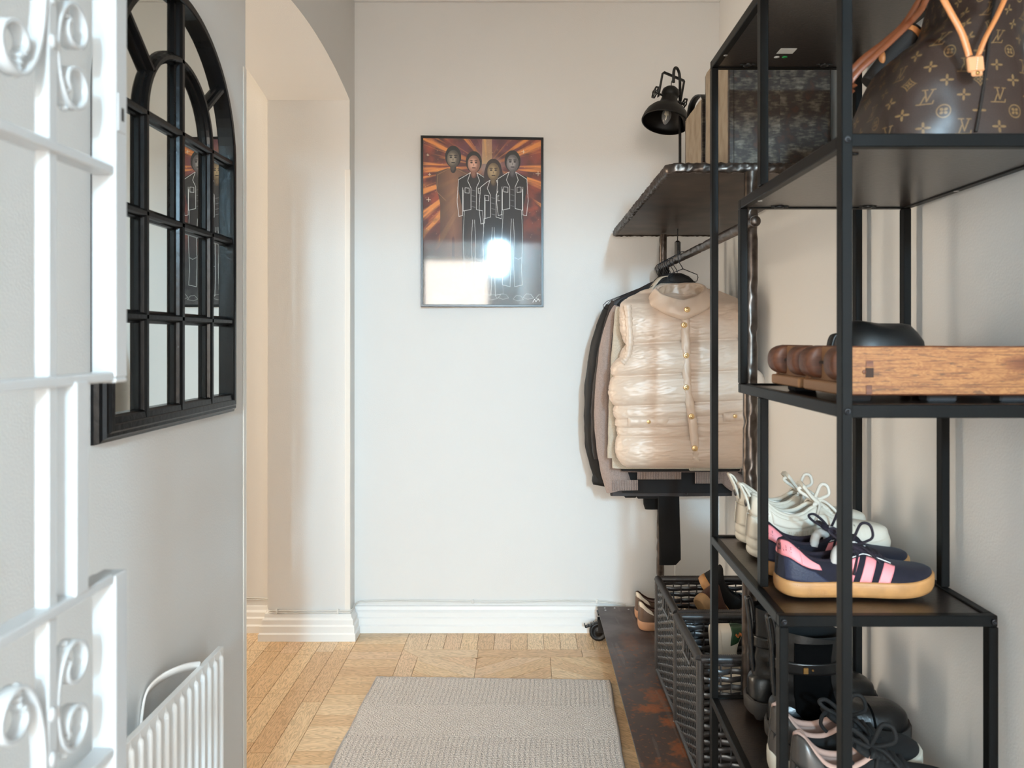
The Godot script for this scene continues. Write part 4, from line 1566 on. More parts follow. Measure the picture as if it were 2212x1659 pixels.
# ---------------------------------------------------------------- wooden brick mould tray with a black pouch in it
func tray() -> void:
	var o := thing("mould_tray", "old carved wooden brick mould used as a tray on the metal shelf", "tray", Vector3(.63, 1.1250, -1.295))
	var x0 := .476 - .63
	var x1 := .778 - .63
	var st := mb()
	var wall := func(n: String, lo: Vector3, hi: Vector3, m: Material) -> void:
		var s := mb()
		box2(s, lo, hi, .0022)
		commit(n, s, m, o)
	for k in 2:      # two moulds side by side
		var z1 := .165 - k * .1655
		var z0 := z1 - .1645
		if k == 0:
			st = mb()
			box2(st, Vector3(x0, .0125, z1 - .016), Vector3(x1, .085, z1 - .0002), .002)
			var fb := commit("long_board", st, M.mould_end, o)
			st = mb()
			quad(st, Vector3(x0 + .002, .0255, z1), Vector3(x1 - .002, .0255, z1), Vector3(x1 - .002, .083, z1), Vector3(x0 + .002, .083, z1), Vector2(0, 1), Vector2(1, .12))
			quad(st, Vector3(x0 + .002, .0145, z1), Vector3(x1 - .002, .0145, z1), Vector3(x1 - .002, .0245, z1), Vector3(x0 + .002, .0245, z1), Vector2(.2, .1), Vector2(1.1, 0))
			commit("board_face", st, M.mould_wood, fb)
			st = mb()           # tenon showing through, and its peg
			box(st, Vector3(x0 + .030, .046, z1 + .0002), Vector3(.012, .014, .0016), .0004)
			commit("tenon", st, M.mould_dark, fb)
			st = mb()
			box(st, Vector3(x0 + .030, .059, z1 + .0002), Vector3(.011, .009, .0014), .0004)
			box(st, Vector3(x0 + .029, .0205, z1 + .0002), Vector3(.009, .014, .0014), .0004)
			ball(st, Vector3(x0 + .022, .047, z1 + .0004), Vector3(.003, .003, .0012), 6)
			commit("peg", st, M.mould_end, fb)
		else:
			wall.call("long_board", Vector3(x0, .0125, z0), Vector3(x1, .083, z0 + .014), M.mould_wood)
		wall.call("middle_board", Vector3(x0, .0125, z0 + (.0 if k == 0 else .150)), Vector3(x1, .082, z0 + (.013 if k == 0 else .163)), M.mould_wood)
		wall.call("end_board", Vector3(x1 - .014, .0125, z0 + .014), Vector3(x1, .083, z1 - .014), M.mould_end)
		wall.call("floor_board", Vector3(x0 + .01, .0125, z0 + .014), Vector3(x1 - .01, .022, z1 - .014), M.mould_wood)
		# carved grip at the left end: two lobes and a hollow between them
		var rows := []
		var nd := 48
		var ny := 22
		for i in ny + 1:
			var y := .031 + .054 * i / ny
			var f := (float(i) / ny - .5) * 2.0
			var b := pow(maxf(0.0, 1.0 - pow(absf(f), 2.6)), .5)
			var row := PackedVector3Array()
			for j in nd + 1:
				var w := float(j) / nd
				var z := lerpf(z0 + .003, z1 - .003, w)
				var lobe := smoothstep(0.0, .05, w) * (1.0 - smoothstep(.30, .33, w)) + smoothstep(.64, .67, w) * (1.0 - smoothstep(.95, 1.0, w))
				row.append(Vector3(x0 + .010 - (.006 + .022 * lobe) * b - .004 * sin(w * 9.0) * b * lobe, y, z))
			rows.append(row)
		st = mb()
		grid(st, rows)
		commit("carved_grip", st, M.mould_end, o)
		wall.call("grip_block", Vector3(x0 + .002, .0125, z0 + .004), Vector3(x0 + .020, .083, z1 - .004), M.mould_pale)
		wall.call("plinth", Vector3(x0 - .012, .0125, z0 + .010), Vector3(x0 + .004, .030, z1 - .012), M.mould_pale)
		st = mb()
		tube(st, [Vector3(x0 - .002, .058, z0 + .060), Vector3(x0 - .009, .059, z0 + .082), Vector3(x0 - .006, .058, z0 + .103)], .0026, 6)
		commit("nail", st, M.mould_dark, o)
	for q in [[.0, .12], [.11, .12], [-.12, .10], [-.12, -.12], [.11, -.12]]:
		st = mb()
		box(st, Vector3(q[0], .0062, q[1]), Vector3(.045, .0122, .03), .003)
		commit("felt_foot", st, M.felt_grey, o)

	var p := thing("leather_pouch", "black leather pouch showing above the rim of the wooden mould tray", "pouch", Vector3(.632, 1.148, -1.375))
	st = mb()
	var lv := [[0, .060, .05], [.02, .072, .055], [.055, .074, .055], [.072, .072, .052], [.088, .062, .044], [.097, .050, .034], [.1005, .038, .020]]
	var rows2 := []
	for q in lv:
		var r := ring_at(Vector3(0, q[0], 0), Vector3(q[1], 0, 0), Vector3(0, 0, q[2]), 32, .72)
		for j in r.size(): r[j].y += (-.004 if q[0] > .09 else 0.0) * cos(r[j].x * 60.0) + (.004 if q[0] > .05 else 0.0) * sin(r[j].x * -18.0)
		rows2.append(r)
	grid(st, rows2, true)
	fan(st, rows2[-1])
	fan(st, rows2[0], true)
	commit("body", st, M.black_leather, p)
	st = mb()
	strip(st, curve([Vector3(-.070, .082, .012), Vector3(-.086, .078, .012), Vector3(-.092, .060, .012)], 8), Vector3(0, 0, .012), .004)
	commit("strap_end", st, M.black_leather, p)

# ---------------------------------------------------------------- canvas tote bag
func tote() -> void:
	var o := thing("tote_bag", "brown monogram canvas tote bag with tan leather straps on the metal shelf", "bag", Vector3(.655, 1.509, -1.22))
	var prof := [[.0, .527, .775], [.041, .528, .768], [.089, .544, .757], [.127, .562, .755], [.145, .573, .757], [.180, .616, .760], [.204, .646, .763], [.241, .654, .767], [.30, .66, .77]]
	var rows := []
	var lo := []
	var hi := []
	for q in prof:
		lo.append([q[0], q[1]])
		hi.append([q[0], q[2]])
	var dn := noise(171, 9.0, FastNoiseLite.TYPE_SIMPLEX_SMOOTH, 2)
	for i in 41:
		var y := .003 + .297 * i / 40.0
		var a := itp(lo, y) - .655
		var b := itp(hi, y) - .655
		var dz := lerpf(.125, .075, smoothstep(0, .3, y))
		var r := ring_at(Vector3((a + b) * .5, y, 0), Vector3((b - a) * .5, 0, 0), Vector3(0, 0, dz), 56, .62)
		for j in r.size():
			var p := r[j]
			var nn := dn.get_noise_3d(p.x, p.y * .6, p.z) * .010 * smoothstep(0.0, .05, y)
			r[j] = p + Vector3(p.x - (a + b) * .5, 0, p.z).normalized() * nn
		rows.append(even(r))
	var st := mb()
	grid(st, rows, true, false, 8.0, 3.3)
	fan(st, rows[0], true)
	commit("body", st, M.bag_canvas, o)
	st = mb()       # stitched seam up the face
	var sm := []
	for i in 31:
		var t := i / 30.0
		var y := .006 + .285 * t
		var f := Vector3(lerpf(.640, .712, pow(t, 1.1)) - .655, y, lerpf(.125, .078, smoothstep(0, 1, t)) + .0035)
		sm.append(f)
	tube(st, sm, .0022, 6)
	commit("seam", st, M.bag_inside, o)
	st = mb()
	tube(st, curve([Vector3(-.060, .150, -.105), Vector3(-.030, .190, -.10), Vector3(.004, .228, -.095), Vector3(.010, .234, -.095)], 12), .0185, 16)
	commit("rolled_top", st, M.bag_inside, o)
	st = mb()
	tube(st, [Vector3(.003, .227, -.095), Vector3(.0095, .2335, -.095)], .0200, 18)
	ball(st, Vector3(-.047, .190, -.09), Vector3(.005, .013, .008), 8)
	commit("leather_binding", st, M.strap_tan, o)
	# straps in the bag's own metres
	var lace := func(n: String, pts: Array, w: Vector3, m: Material) -> void:
		var s := mb()
		strip(s, curve(pts, 40), w, .0022)
		commit(n, s, m, o)
	lace.call("lace", [Vector3(-.050, .262, .100), Vector3(-.070, .238, .118), Vector3(-.073, .222, .128), Vector3(-.068, .196, .136), Vector3(-.057, .168, .141), Vector3(-.043, .139, .143), Vector3(-.0330, .108, .143)], Vector3(.0040, .0012, .0012), M.strap_tan)
	lace.call("lace", [Vector3(.056, .272, .10), Vector3(.040, .232, .122), Vector3(.024, .196, .134), Vector3(.006, .162, .140), Vector3(-.010, .134, .143), Vector3(-.0205, .108, .143)], Vector3(.0034, .0012, .002), M.strap_tan)
	st = mb()
	X = Transform3D(Basis(Vector3.BACK, .10), Vector3(-.0255, .096, .1445))
	box(st, Vector3(0, 0, 0), Vector3(.0235, .022, .006), .002)
	box(st, Vector3(.001, -.013, 0), Vector3(.016, .008, .004), .0018)
	X = Transform3D()
	commit("lace_tab", st, M.strap_tab, o)
	st = mb()
	for k in 6: box(st, Vector3(-.0255 + .0003 * k, .0885 + k * .003, .1480), Vector3(.0011, .0018, .0006), .0002)
	commit("stitching", st, M.cream_leather, o)
	st = mb()
	ball(st, Vector3(-.0235, .083, .1475), Vector3(.0028, .0028, .0014), 6)
	commit("rivet", st, M.brass_dark, o)
	lace.call("handle", [Vector3(-.012, .285, .04), Vector3(-.040, .232, .04), Vector3(-.050, .215, .045), Vector3(-.073, .190, .05), Vector3(-.098, .166, .055), Vector3(-.124, .142, .06), Vector3(-.150, .118, .06), Vector3(-.163, .100, .055), Vector3(-.160, .090, .035), Vector3(-.140, .104, .01)], Vector3(.003, -.0035, .002), M.strap_brown)
	lace.call("handle", [Vector3(-.016, .285, .02), Vector3(-.062, .208, .03), Vector3(-.098, .172, .035), Vector3(-.132, .146, .04), Vector3(-.154, .124, .04), Vector3(-.163, .112, .035), Vector3(-.158, .102, .02), Vector3(-.132, .116, .0)], Vector3(.003, -.0032, .002), M.strap_brown)
	lace.call("strap_end", [Vector3(.108, .275, .09), Vector3(.110, .15, .118), Vector3(.112, .01, .125)], Vector3(.004, 0, .001), M.strap_brown)


func even(r: PackedVector3Array) -> PackedVector3Array:      # a closed ring with its points evenly spaced
	var n := r.size()
	var l := [0.0]
	for j in n: l.append(l[j] + r[j].distance_to(r[(j + 1) % n]))
	var out := PackedVector3Array()
	var k := 0
	for j in n:
		var t: float = l[n] * j / n
		while k < n - 1 and l[k + 1] < t: k += 1
		out.append(r[k].lerp(r[(k + 1) % n], clampf((t - l[k]) / maxf(1e-7, l[k + 1] - l[k]), 0, 1)))
	return out

# ---------------------------------------------------------------- shoes; local: heel at 0, toe towards +x, sole on y = 0
const FOOT := [[0, 0], [.004, .26], [.012, .43], [.03, .60], [.06, .70], [.12, .77], [.2, .79], [.32, .78], [.45, .80], [.58, .90], [.70, .99], [.78, 1.0], [.86, .93], [.92, .78], [.96, .59], [.985, .37], [.996, .19], [1, 0]]

func us_list() -> Array:
	var a := []
	for k in 49:
		var t := k / 48.0
		a.append(t * .45 + (.5 - .5 * cos(PI * t)) * .55)
	a.insert(1, .0006)
	a.insert(2, .0018)
	a.insert(3, .0036)
	return a

func spring(P: Dictionary, u: float) -> float:
	return P.get("spring", .010) * pow(maxf(0.0, (u - .72) / .28), 2.0) + .003 * pow(maxf(0.0, (.12 - u) / .12), 2.0)

func S(P: Dictionary, u: float, v: float, side: float) -> Vector3:
	var w: float = P.W * itp(FOOT, u)
	var c: float = itp(P.open, u) * w
	var h: float = itp(P.h, u)
	var a := v * PI * .5
	var y0: float = P.y0
	var q: float = P.get("side", .62)
	var z := c + (w - c) * pow(maxf(cos(a), 0.0), q)
	var lean: float = P.get("lean", .0) * pow(1.0 - u, 5.0)
	return Vector3(u * P.L + lean * (v - .35 - .35 * v * v * v), y0 + (h - y0) * pow(sin(a), .92) + spring(P, u), side * z)

func SN(P: Dictionary, u: float, v: float, side: float) -> Vector3:
	var e := .004
	var u0 := clampf(u - e, 0, 1)
	var u1 := clampf(u + e, 0, 1)
	var v0 := clampf(v - e, 0, 1)
	var v1 := clampf(v + e, 0, 1)
	var a := S(P, u1, v, side) - S(P, u0, v, side)
	var b := S(P, u, v1, side) - S(P, u, v0, side)
	var n := a.cross(b) * side
	if u < .003: n = Vector3(-1, .1, 0)
	return n.normalized() if n.length() > 1e-9 else Vector3(-1, 0, 0)

# raised panel: corners (u, v) counter-clockwise; bulges out by t
func patch(st: SurfaceTool, P: Dictionary, c: Array, side: float, t: float, n := 10, m := 8) -> void:
	var rows := []
	for i in m + 3:
		var fi := clampf((i - 1.0) / m, 0, 1)
		var row := PackedVector3Array()
		for j in n + 3:
			var fj := clampf((j - 1.0) / n, 0, 1)
			var a: Vector2 = c[0].lerp(c[1], fj)
			var b: Vector2 = c[3].lerp(c[2], fj)
			var q := a.lerp(b, fi)
			var edge := i == 0 or j == 0 or i == m + 2 or j == n + 2
			row.append(S(P, q.x, q.y, side) + SN(P, q.x, q.y, side) * (-.001 if edge else t))
		rows.append(row)
	grid(st, rows)

func shoe_base(o: Node3D, P: Dictionary) -> void:
	var us := us_list()
	# sole
	var st := mb()
	var y0: float = P.y0
	var lug: float = P.get("lug", 0.0)
	var lv := [[-.006, 0.0], [.0, .0022], [.0024, y0 * .35], [.003, y0 * .75], [.0026, y0 + .002], [.0008, y0 + .0045], [-.005, y0 + .0045]]
	if P.has("sole_lv"): lv = P.sole_lv
	var rows := []
	for e in lv:
		var row := PackedVector3Array()
		for s in [1.0, -1.0]:
			for k in us.size():
				if s < 0 and (k == 0 or k == us.size() - 1): continue
				var u: float = us[k] if s > 0 else us[us.size() - 1 - k]
				var w: float = P.W * itp(FOOT, u)
				var n := SN2(P, u, s)
				var p: Vector3 = Vector3(u * P.L, e[1] + spring(P, u), s * w) + n * (e[0] + P.get("sole_out", 0.0))
				if lug > 0 and e[1] < y0 * .3: p.y += lug * (1.0 if fposmod(u * 13.0, 1.0) < .35 else 0.0)
				row.append(p)
		row.reverse()
		rows.append(row)
	grid(st, rows, true)
	fan(st, rows[0], true)
	fan(st, rows[-1])
	commit("sole", st, P.m_sole, o)
	# upper
	st = mb()
	var nv := 12
	for s in [1.0, -1.0]:
		var rr := []
		for u in us:
			var row := PackedVector3Array()
			for j in nv + 1: row.append(S(P, u, float(j) / nv, s))
			if s > 0: row.reverse()
			rr.append(row)
		grid(st, rr)
	commit("upper", st, P.m_upper, o)
	if P.get("closed", false): return
	# lining
	st = mb()
	var rr2 := []
	var yi: float = y0 + .006
	for u in us:
		if u > P.throat: break
		var w: float = P.W * itp(FOOT, u)
		var c: float = maxf(itp(P.open, u) * w, .0002)
		var h: float = itp(P.h, u) + spring(P, u) - .001
		var row := PackedVector3Array()
		for j in 7:
			var f := j / 6.0
			row.append(Vector3(u * P.L + .003, lerpf(h, yi, f), c * (1.0 - .1 * f) + .002 * sin(f * PI)))
		for j in 7:
			var f := 1.0 - j / 6.0
			row.append(Vector3(u * P.L + .003, lerpf(h, yi, f), -c * (1.0 - .1 * f) - .002 * sin(f * PI)))
		rr2.append(row)
	grid(st, rr2)
	commit("lining", st, P.m_lining, o)
	# padded collar
	st = mb()
	var path := []
	for s in [1.0, -1.0]:
		for k in 26:
			var f := k / 25.0
			var u: float = lerpf(P.throat, 0.0, f) if s > 0 else lerpf(0.0, P.throat, f)
			if s < 0 and k == 0: continue
			var p: Vector3 = S(P, u, 1.0, s)
			if u < .03: p.x += .002
			path.append(p - Vector3(0, .001, 0))
	tube(st, path, P.get("collar_r", .0034), 8)
	commit("collar", st, P.m_collar, o)

func SN2(P: Dictionary, u: float, s: float) -> Vector3:      # outline normal
	var e := .006
	var u0 := maxf(0, u - e)
	var u1 := minf(1, u + e)
	var a := Vector2((u1 - u0) * P.L, P.W * (itp(FOOT, u1) - itp(FOOT, u0)))
	if u <= .0005: return Vector3(-1, 0, 0)
	if u >= .9995: return Vector3(1, 0, 0)
	return Vector3(-a.y, 0, s * a.x).normalized()

func tongue(o: Node3D, P: Dictionary, pts: Array, w0: float, w1: float, th: float, m: Material) -> void:
	var st := mb()
	var c := curve(pts, 14)
	var rows := []
	for i in c.size():
		var w := lerpf(w0, w1, float(i) / (c.size() - 1))
		if i >= c.size() - 2: w *= .86
		var t: Vector3 = (c[mini(i + 1, c.size() - 1)] - c[maxi(i - 1, 0)]).normalized()
		var n := t.cross(Vector3.BACK).normalized() * th
		rows.append(PackedVector3Array([c[i] + Vector3(0, -.006, -w), c[i] + n * .6 + Vector3(0, -.002, -w * .8), c[i] + n, c[i] + n * .6 + Vector3(0, -.002, w * .8), c[i] + Vector3(0, -.006, w), c[i] - n * .6 + Vector3(0, -.002, w * .8), c[i] - n, c[i] - n * .6 + Vector3(0, -.002, -w * .8)]))
	grid(st, rows, true)
	fan(st, rows[-1])
	commit("tongue", st, m, o)

func laces(o: Node3D, P: Dictionary, us: Array, v: float, r: float, m: Material, bow: bool, big := 1.0) -> void:
	var st := mb()
	for k in us.size():
		var u: float = us[k]
		var pts := []
		for j in 9:
			var f := j / 8.0 * 2.0 - 1.0
			var vv := 1.0 - (1.0 - v) * absf(f)
			var uu: float = u + (us[1] - us[0]) * .35 * f if us.size() > 1 else u
			var p := S(P, uu, vv, signf(f) if f != 0 else 1.0)
			pts.append(p + Vector3(0, r * 1.2 + .004 * (1.0 - f * f), 0))
		strip(st, pts, Vector3(r * 1.5, 0, 0), r)
		pts.reverse()
		var p2 := []
		for q in pts: p2.append(Vector3(2.0 * (u * P.L) - q.x, q.y + .0008, q.z))
		strip(st, p2, Vector3(r * 1.5, 0, 0), r)
	if bow:
		var u: float = us[0]
		var k := S(P, u, 1.0, 1.0)
		k = Vector3(k.x, k.y + .008, 0)
		ball(st, k, Vector3(.006, .0045, .006), 8)
		var b := big
		tube(st, curve([k, k + Vector3(-.014, .020, .010) * b, k + Vector3(-.034, .036, .014) * b, k + Vector3(-.046, .034, .016) * b, k + Vector3(-.038, .024, .017) * b, k + Vector3(-.012, .008, .012) * b, k], 28), r * 1.15, 6)
		tube(st, curve([k, k + Vector3(.004, .022, .012) * b, k + Vector3(.012, .046, .020) * b, k + Vector3(.026, .044, .024) * b, k + Vector3(.032, .022, .022) * b, k + Vector3(.018, .010, .014) * b, k], 28), r * 1.15, 6)
		tube(st, curve([k, k + Vector3(.004, -.004, .022), k + Vector3(-.004, -.020, .036), k + Vector3(-.012, -.040, .044)], 14), r, 6)
		tube(st, curve([k, k + Vector3(.016, .002, .018), k + Vector3(.032, -.012, .030), k + Vector3(.040, -.022, .034)], 14), r, 6)
	commit("laces", st, m, o)

# letters that run round the heel or along a side
func shoe_text(o: Node3D, P: Dictionary, t: String, size: float, v0: float, u0: float, side: float, deep: float, m: Material, called := "lettering", tilt := 0.0) -> void:
	var tab := []        # points with their length along the contour
	var len_ := 0.0
	var last := Vector3.INF
	var k0 := 0.0
	for i in 401:
		var q := -.8 + 1.6 * i / 400.0
		var p := S(P, q * q * .9, v0, signf(q) if q != 0 else 1.0)
		if last != Vector3.INF: len_ += p.distance_to(last)
		last = p
		tab.append([len_, q])
		if (u0 == 0.0 and i == 200) or (u0 > 0 and k0 == 0.0 and signf(q) == side and ((side > 0 and q * q * .9 >= u0) or (side < 0 and q * q * .9 <= u0))): k0 = len_
	var vh: float = itp(P.h, maxf(u0, .02)) - P.y0
	var f := func(x: float, y: float, z: float) -> Vector3:
		var l := k0 + x
		var q := 0.0
		for i in 400:
			if tab[i + 1][0] >= l:
				q = lerpf(tab[i][1], tab[i + 1][1], (l - tab[i][0]) / maxf(1e-7, tab[i + 1][0] - tab[i][0]))
				break
		var u := q * q * .9
		var s := 1.0 if q >= 0 else -1.0
		var v := clampf(v0 + (y + tilt * x) / vh * .75, .02, .98)
		return S(P, u, v, s) + SN(P, u, v, s) * (.0006 + deep * .5 + z)
	put(called, text_mesh(t, size, deep, f), m, o)

# ---- navy suede trainer with pink stripes
func navy_shoe(label: String, at: Vector3, turn: float, near: bool) -> void:
	var o := thing("suede_trainer", label, "shoe", at, turn, "navy and pink trainers on the shelf")
	var P := {"L": .282, "W": .0475, "y0": .025, "h": [[0, .094], [.04, .096], [.09, .086], [.17, .070], [.28, .063], [.40, .068], [.46, .074], [.52, .078], [.62, .070], [.74, .057], [.86, .048], [.94, .042], [.98, .037], [1, .032]], "open": [[0, 0], [.02, .1], [.06, .42], [.14, .60], [.3, .62], [.4, .56], [.48, .42], [.545, 0], [1, 0]], "throat": .545, "m_sole": M.gum_rubber, "m_upper": M.navy_suede, "m_lining": M.plum_lining, "m_collar": M.plum_lining, "collar_r": .0045, "lean": .006, "spring": .012, "sole_out": .0012}
	shoe_base(o, P)
	var st := mb()
	for s in [1.0, -1.0]:
		patch(st, P, [Vector2(0, .03), Vector2(.30, .03), Vector2(.20, .34), Vector2(0, .42)], s, .0008)
	commit("heel_panel", st, M.navy_leather, o)
	st = mb()
	for s in [1.0, -1.0]:
		patch(st, P, [Vector2(0, .43), Vector2(.12, .40), Vector2(.105, .90), Vector2(0, .95)], s, .0014)
		patch(st, P, [Vector2(.115, .40), Vector2(.24, .42), Vector2(.225, .62), Vector2(.10, .90)], s, .0014)
	commit("heel_tab", st, M.pink_leather, o).set_meta("label", "pink heel tab")
	for k in 3:
		st = mb()
		var u := .365 + k * .112
		patch(st, P, [Vector2(u, .03), Vector2(u + .070, .03), Vector2(u + .128, .70 - k * .02), Vector2(u + .066, .73 - k * .02)], 1.0, .0009, 6, 10)
		commit("side_stripe", st, M.pink_leather, o).set_meta("label", "pink slanting stripe")
	st = mb()
	for s in [1.0, -1.0]: patch(st, P, [Vector2(.44, .78), Vector2(.70, .74), Vector2(.70, .80), Vector2(.46, .86)], s, .0011, 14, 3)
	commit("eyestay_piping", st, M.white_eyelet, o)
	st = mb()
	for s in [1.0, -1.0]: patch(st, P, [Vector2(.455, .80), Vector2(.70, .765), Vector2(.715, .97), Vector2(.47, .99)], s, .0022, 14, 4)
	commit("eyestay", st, M.navy_suede, o)
	shoe_text(o, P, "adidas", .0265, .64, 0.0, 1.0, .0007, M.print_dark)
	var f := func(x: float, y: float, z: float) -> Vector3:
		var u: float = .205 + x / P.L
		return Vector3(u * P.L, .0125 + y, P.W * itp(FOOT, u) + .0042 + z)
	put("sole_lettering", text_mesh("adidas", .0125, .0006, f), M.gum_emboss, o)
	st = mb()
	for s in [1.0, -1.0]:
		for k in 88:
			var u := .02 + .96 * k / 88.0
			var p: Vector3 = Vector3(u * P.L, P.y0 - .0015 + spring(P, u), s * P.W * itp(FOOT, u)) + SN2(P, u, s) * .0040
			ball(st, p, Vector3(.0011, .0005, .0005), 3)
	commit("welt_stitching", st, M.gum_emboss, o)
	tongue(o, P, [Vector3(.185, .066, 0), Vector3(.150, .082, 0), Vector3(.125, .093, 0), Vector3(.112, .100, 0)], .020, .026, .005, M.plum_lining)
	st = mb()
	box(st, Vector3(.132, .0935, 0), Vector3(.016, .002, .024), .0008)
	commit("tongue_label", st, M.white_eyelet, o)
	st = mb()       # stuffed grey tongue loops showing in the collar
	tube(st, curve([Vector3(.095, .058, .026), Vector3(.100, .076, .020), Vector3(.112, .083, .012), Vector3(.126, .078, .006), Vector3(.130, .062, .002)], 16), .0085, 10)
	commit("tongue_padding", st, M.shoe_grey_lining, o)
	laces(o, P, [.475, .515, .555, .60, .645], .82, .0022, M.lace_dark, true, 1.0 if near else 1.0)

# ---- off-white knitted trainer
func white_shoe(label: String, at: Vector3, turn: float) -> void:
	var o := thing("knit_trainer", label, "shoe", at, turn, "off-white trainers on the shelf")
	var P := {"L": .292, "W": .050, "y0": .036, "h": [[0, .128], [.03, .128], [.09, .118], [.17, .100], [.27, .090], [.36, .094], [.44, .108], [.50, .110], [.58, .096], [.70, .082], [.84, .072], [.93, .064], [.98, .056], [1, .048]], "open": [[0, 0], [.02, .15], [.06, .45], [.14, .62], [.28, .62], [.38, .55], [.46, .4], [.53, 0], [1, 0]], "throat": .53, "m_sole": M.white_rubber, "m_upper": M.white_knit, "m_lining": M.white_knit, "m_collar": M.white_knit, "collar_r": .005, "lean": .012, "sole_lv": [[-.006, 0], [.003, .002], [.005, .008], [.004, .014], [.0015, .016], [.004, .018], [.005, .027], [.003, .035], [.001, .041], [-.004, .041]]}
	shoe_base(o, P)
	var st := mb()
	for s in [1.0, -1.0]:
		patch(st, P, [Vector2(0, .02), Vector2(.16, .02), Vector2(.13, .30), Vector2(0, .34)], s, .004)
		patch(st, P, [Vector2(0, .36), Vector2(.10, .34), Vector2(.08, .80), Vector2(0, .90)], s, .0022)
	commit("heel_counter", st, M.white_rubber, o)
	st = mb()
	patch(st, P, [Vector2(.14, .36), Vector2(.60, .30), Vector2(.60, .56), Vector2(.12, .66)], 1.0, .0022, 20, 5)
	commit("side_band", st, M.white_rubber, o)
	shoe_text(o, P, "STEVE MADDEN", .0235, .48, .35, 1.0, .0014, M.white_emboss, "raised_lettering", -.10)
	st = mb()
	for k in 16: patch(st, P, [Vector2(.16 + k * .018, .06), Vector2(.168 + k * .018, .06), Vector2(.166 + k * .018, .26), Vector2(.158 + k * .018, .26)], 1.0, .0016, 2, 3)
	for k in 7: patch(st, P, [Vector2(.60 + k * .02, .10), Vector2(.609 + k * .02, .10), Vector2(.602 + k * .02, .62), Vector2(.593 + k * .02, .62)], 1.0, .0018, 2, 5)
	commit("side_ribs", st, M.white_rubber, o)
	st = mb()
	strip(st, curve([Vector3(-.002, .100, 0), Vector3(-.008, .124, 0), Vector3(-.018, .146, 0), Vector3(-.022, .154, 0), Vector3(-.014, .150, 0), Vector3(.000, .128, 0)], 16), Vector3(0, 0, .012), .004)
	commit("pull_tab", st, M.white_rubber, o)
	st = mb()
	var ring := []
	for k in 16: ring.append(Vector3(-.0075, .112 + .007 * cos(TAU * k / 16.0), .007 * sin(TAU * k / 16.0)))
	tube(st, ring, .0014, 5, false, true)
	commit("eyelet_ring", st, M.zip_metal, o)
	tongue(o, P, [Vector3(.185, .086, 0), Vector3(.155, .108, 0), Vector3(.128, .130, 0), Vector3(.112, .150, 0), Vector3(.106, .156, 0)], .022, .028, .006, M.white_knit)
	laces(o, P, [.47, .53, .59, .65], .80, .0032, M.white_lace, true, .8)

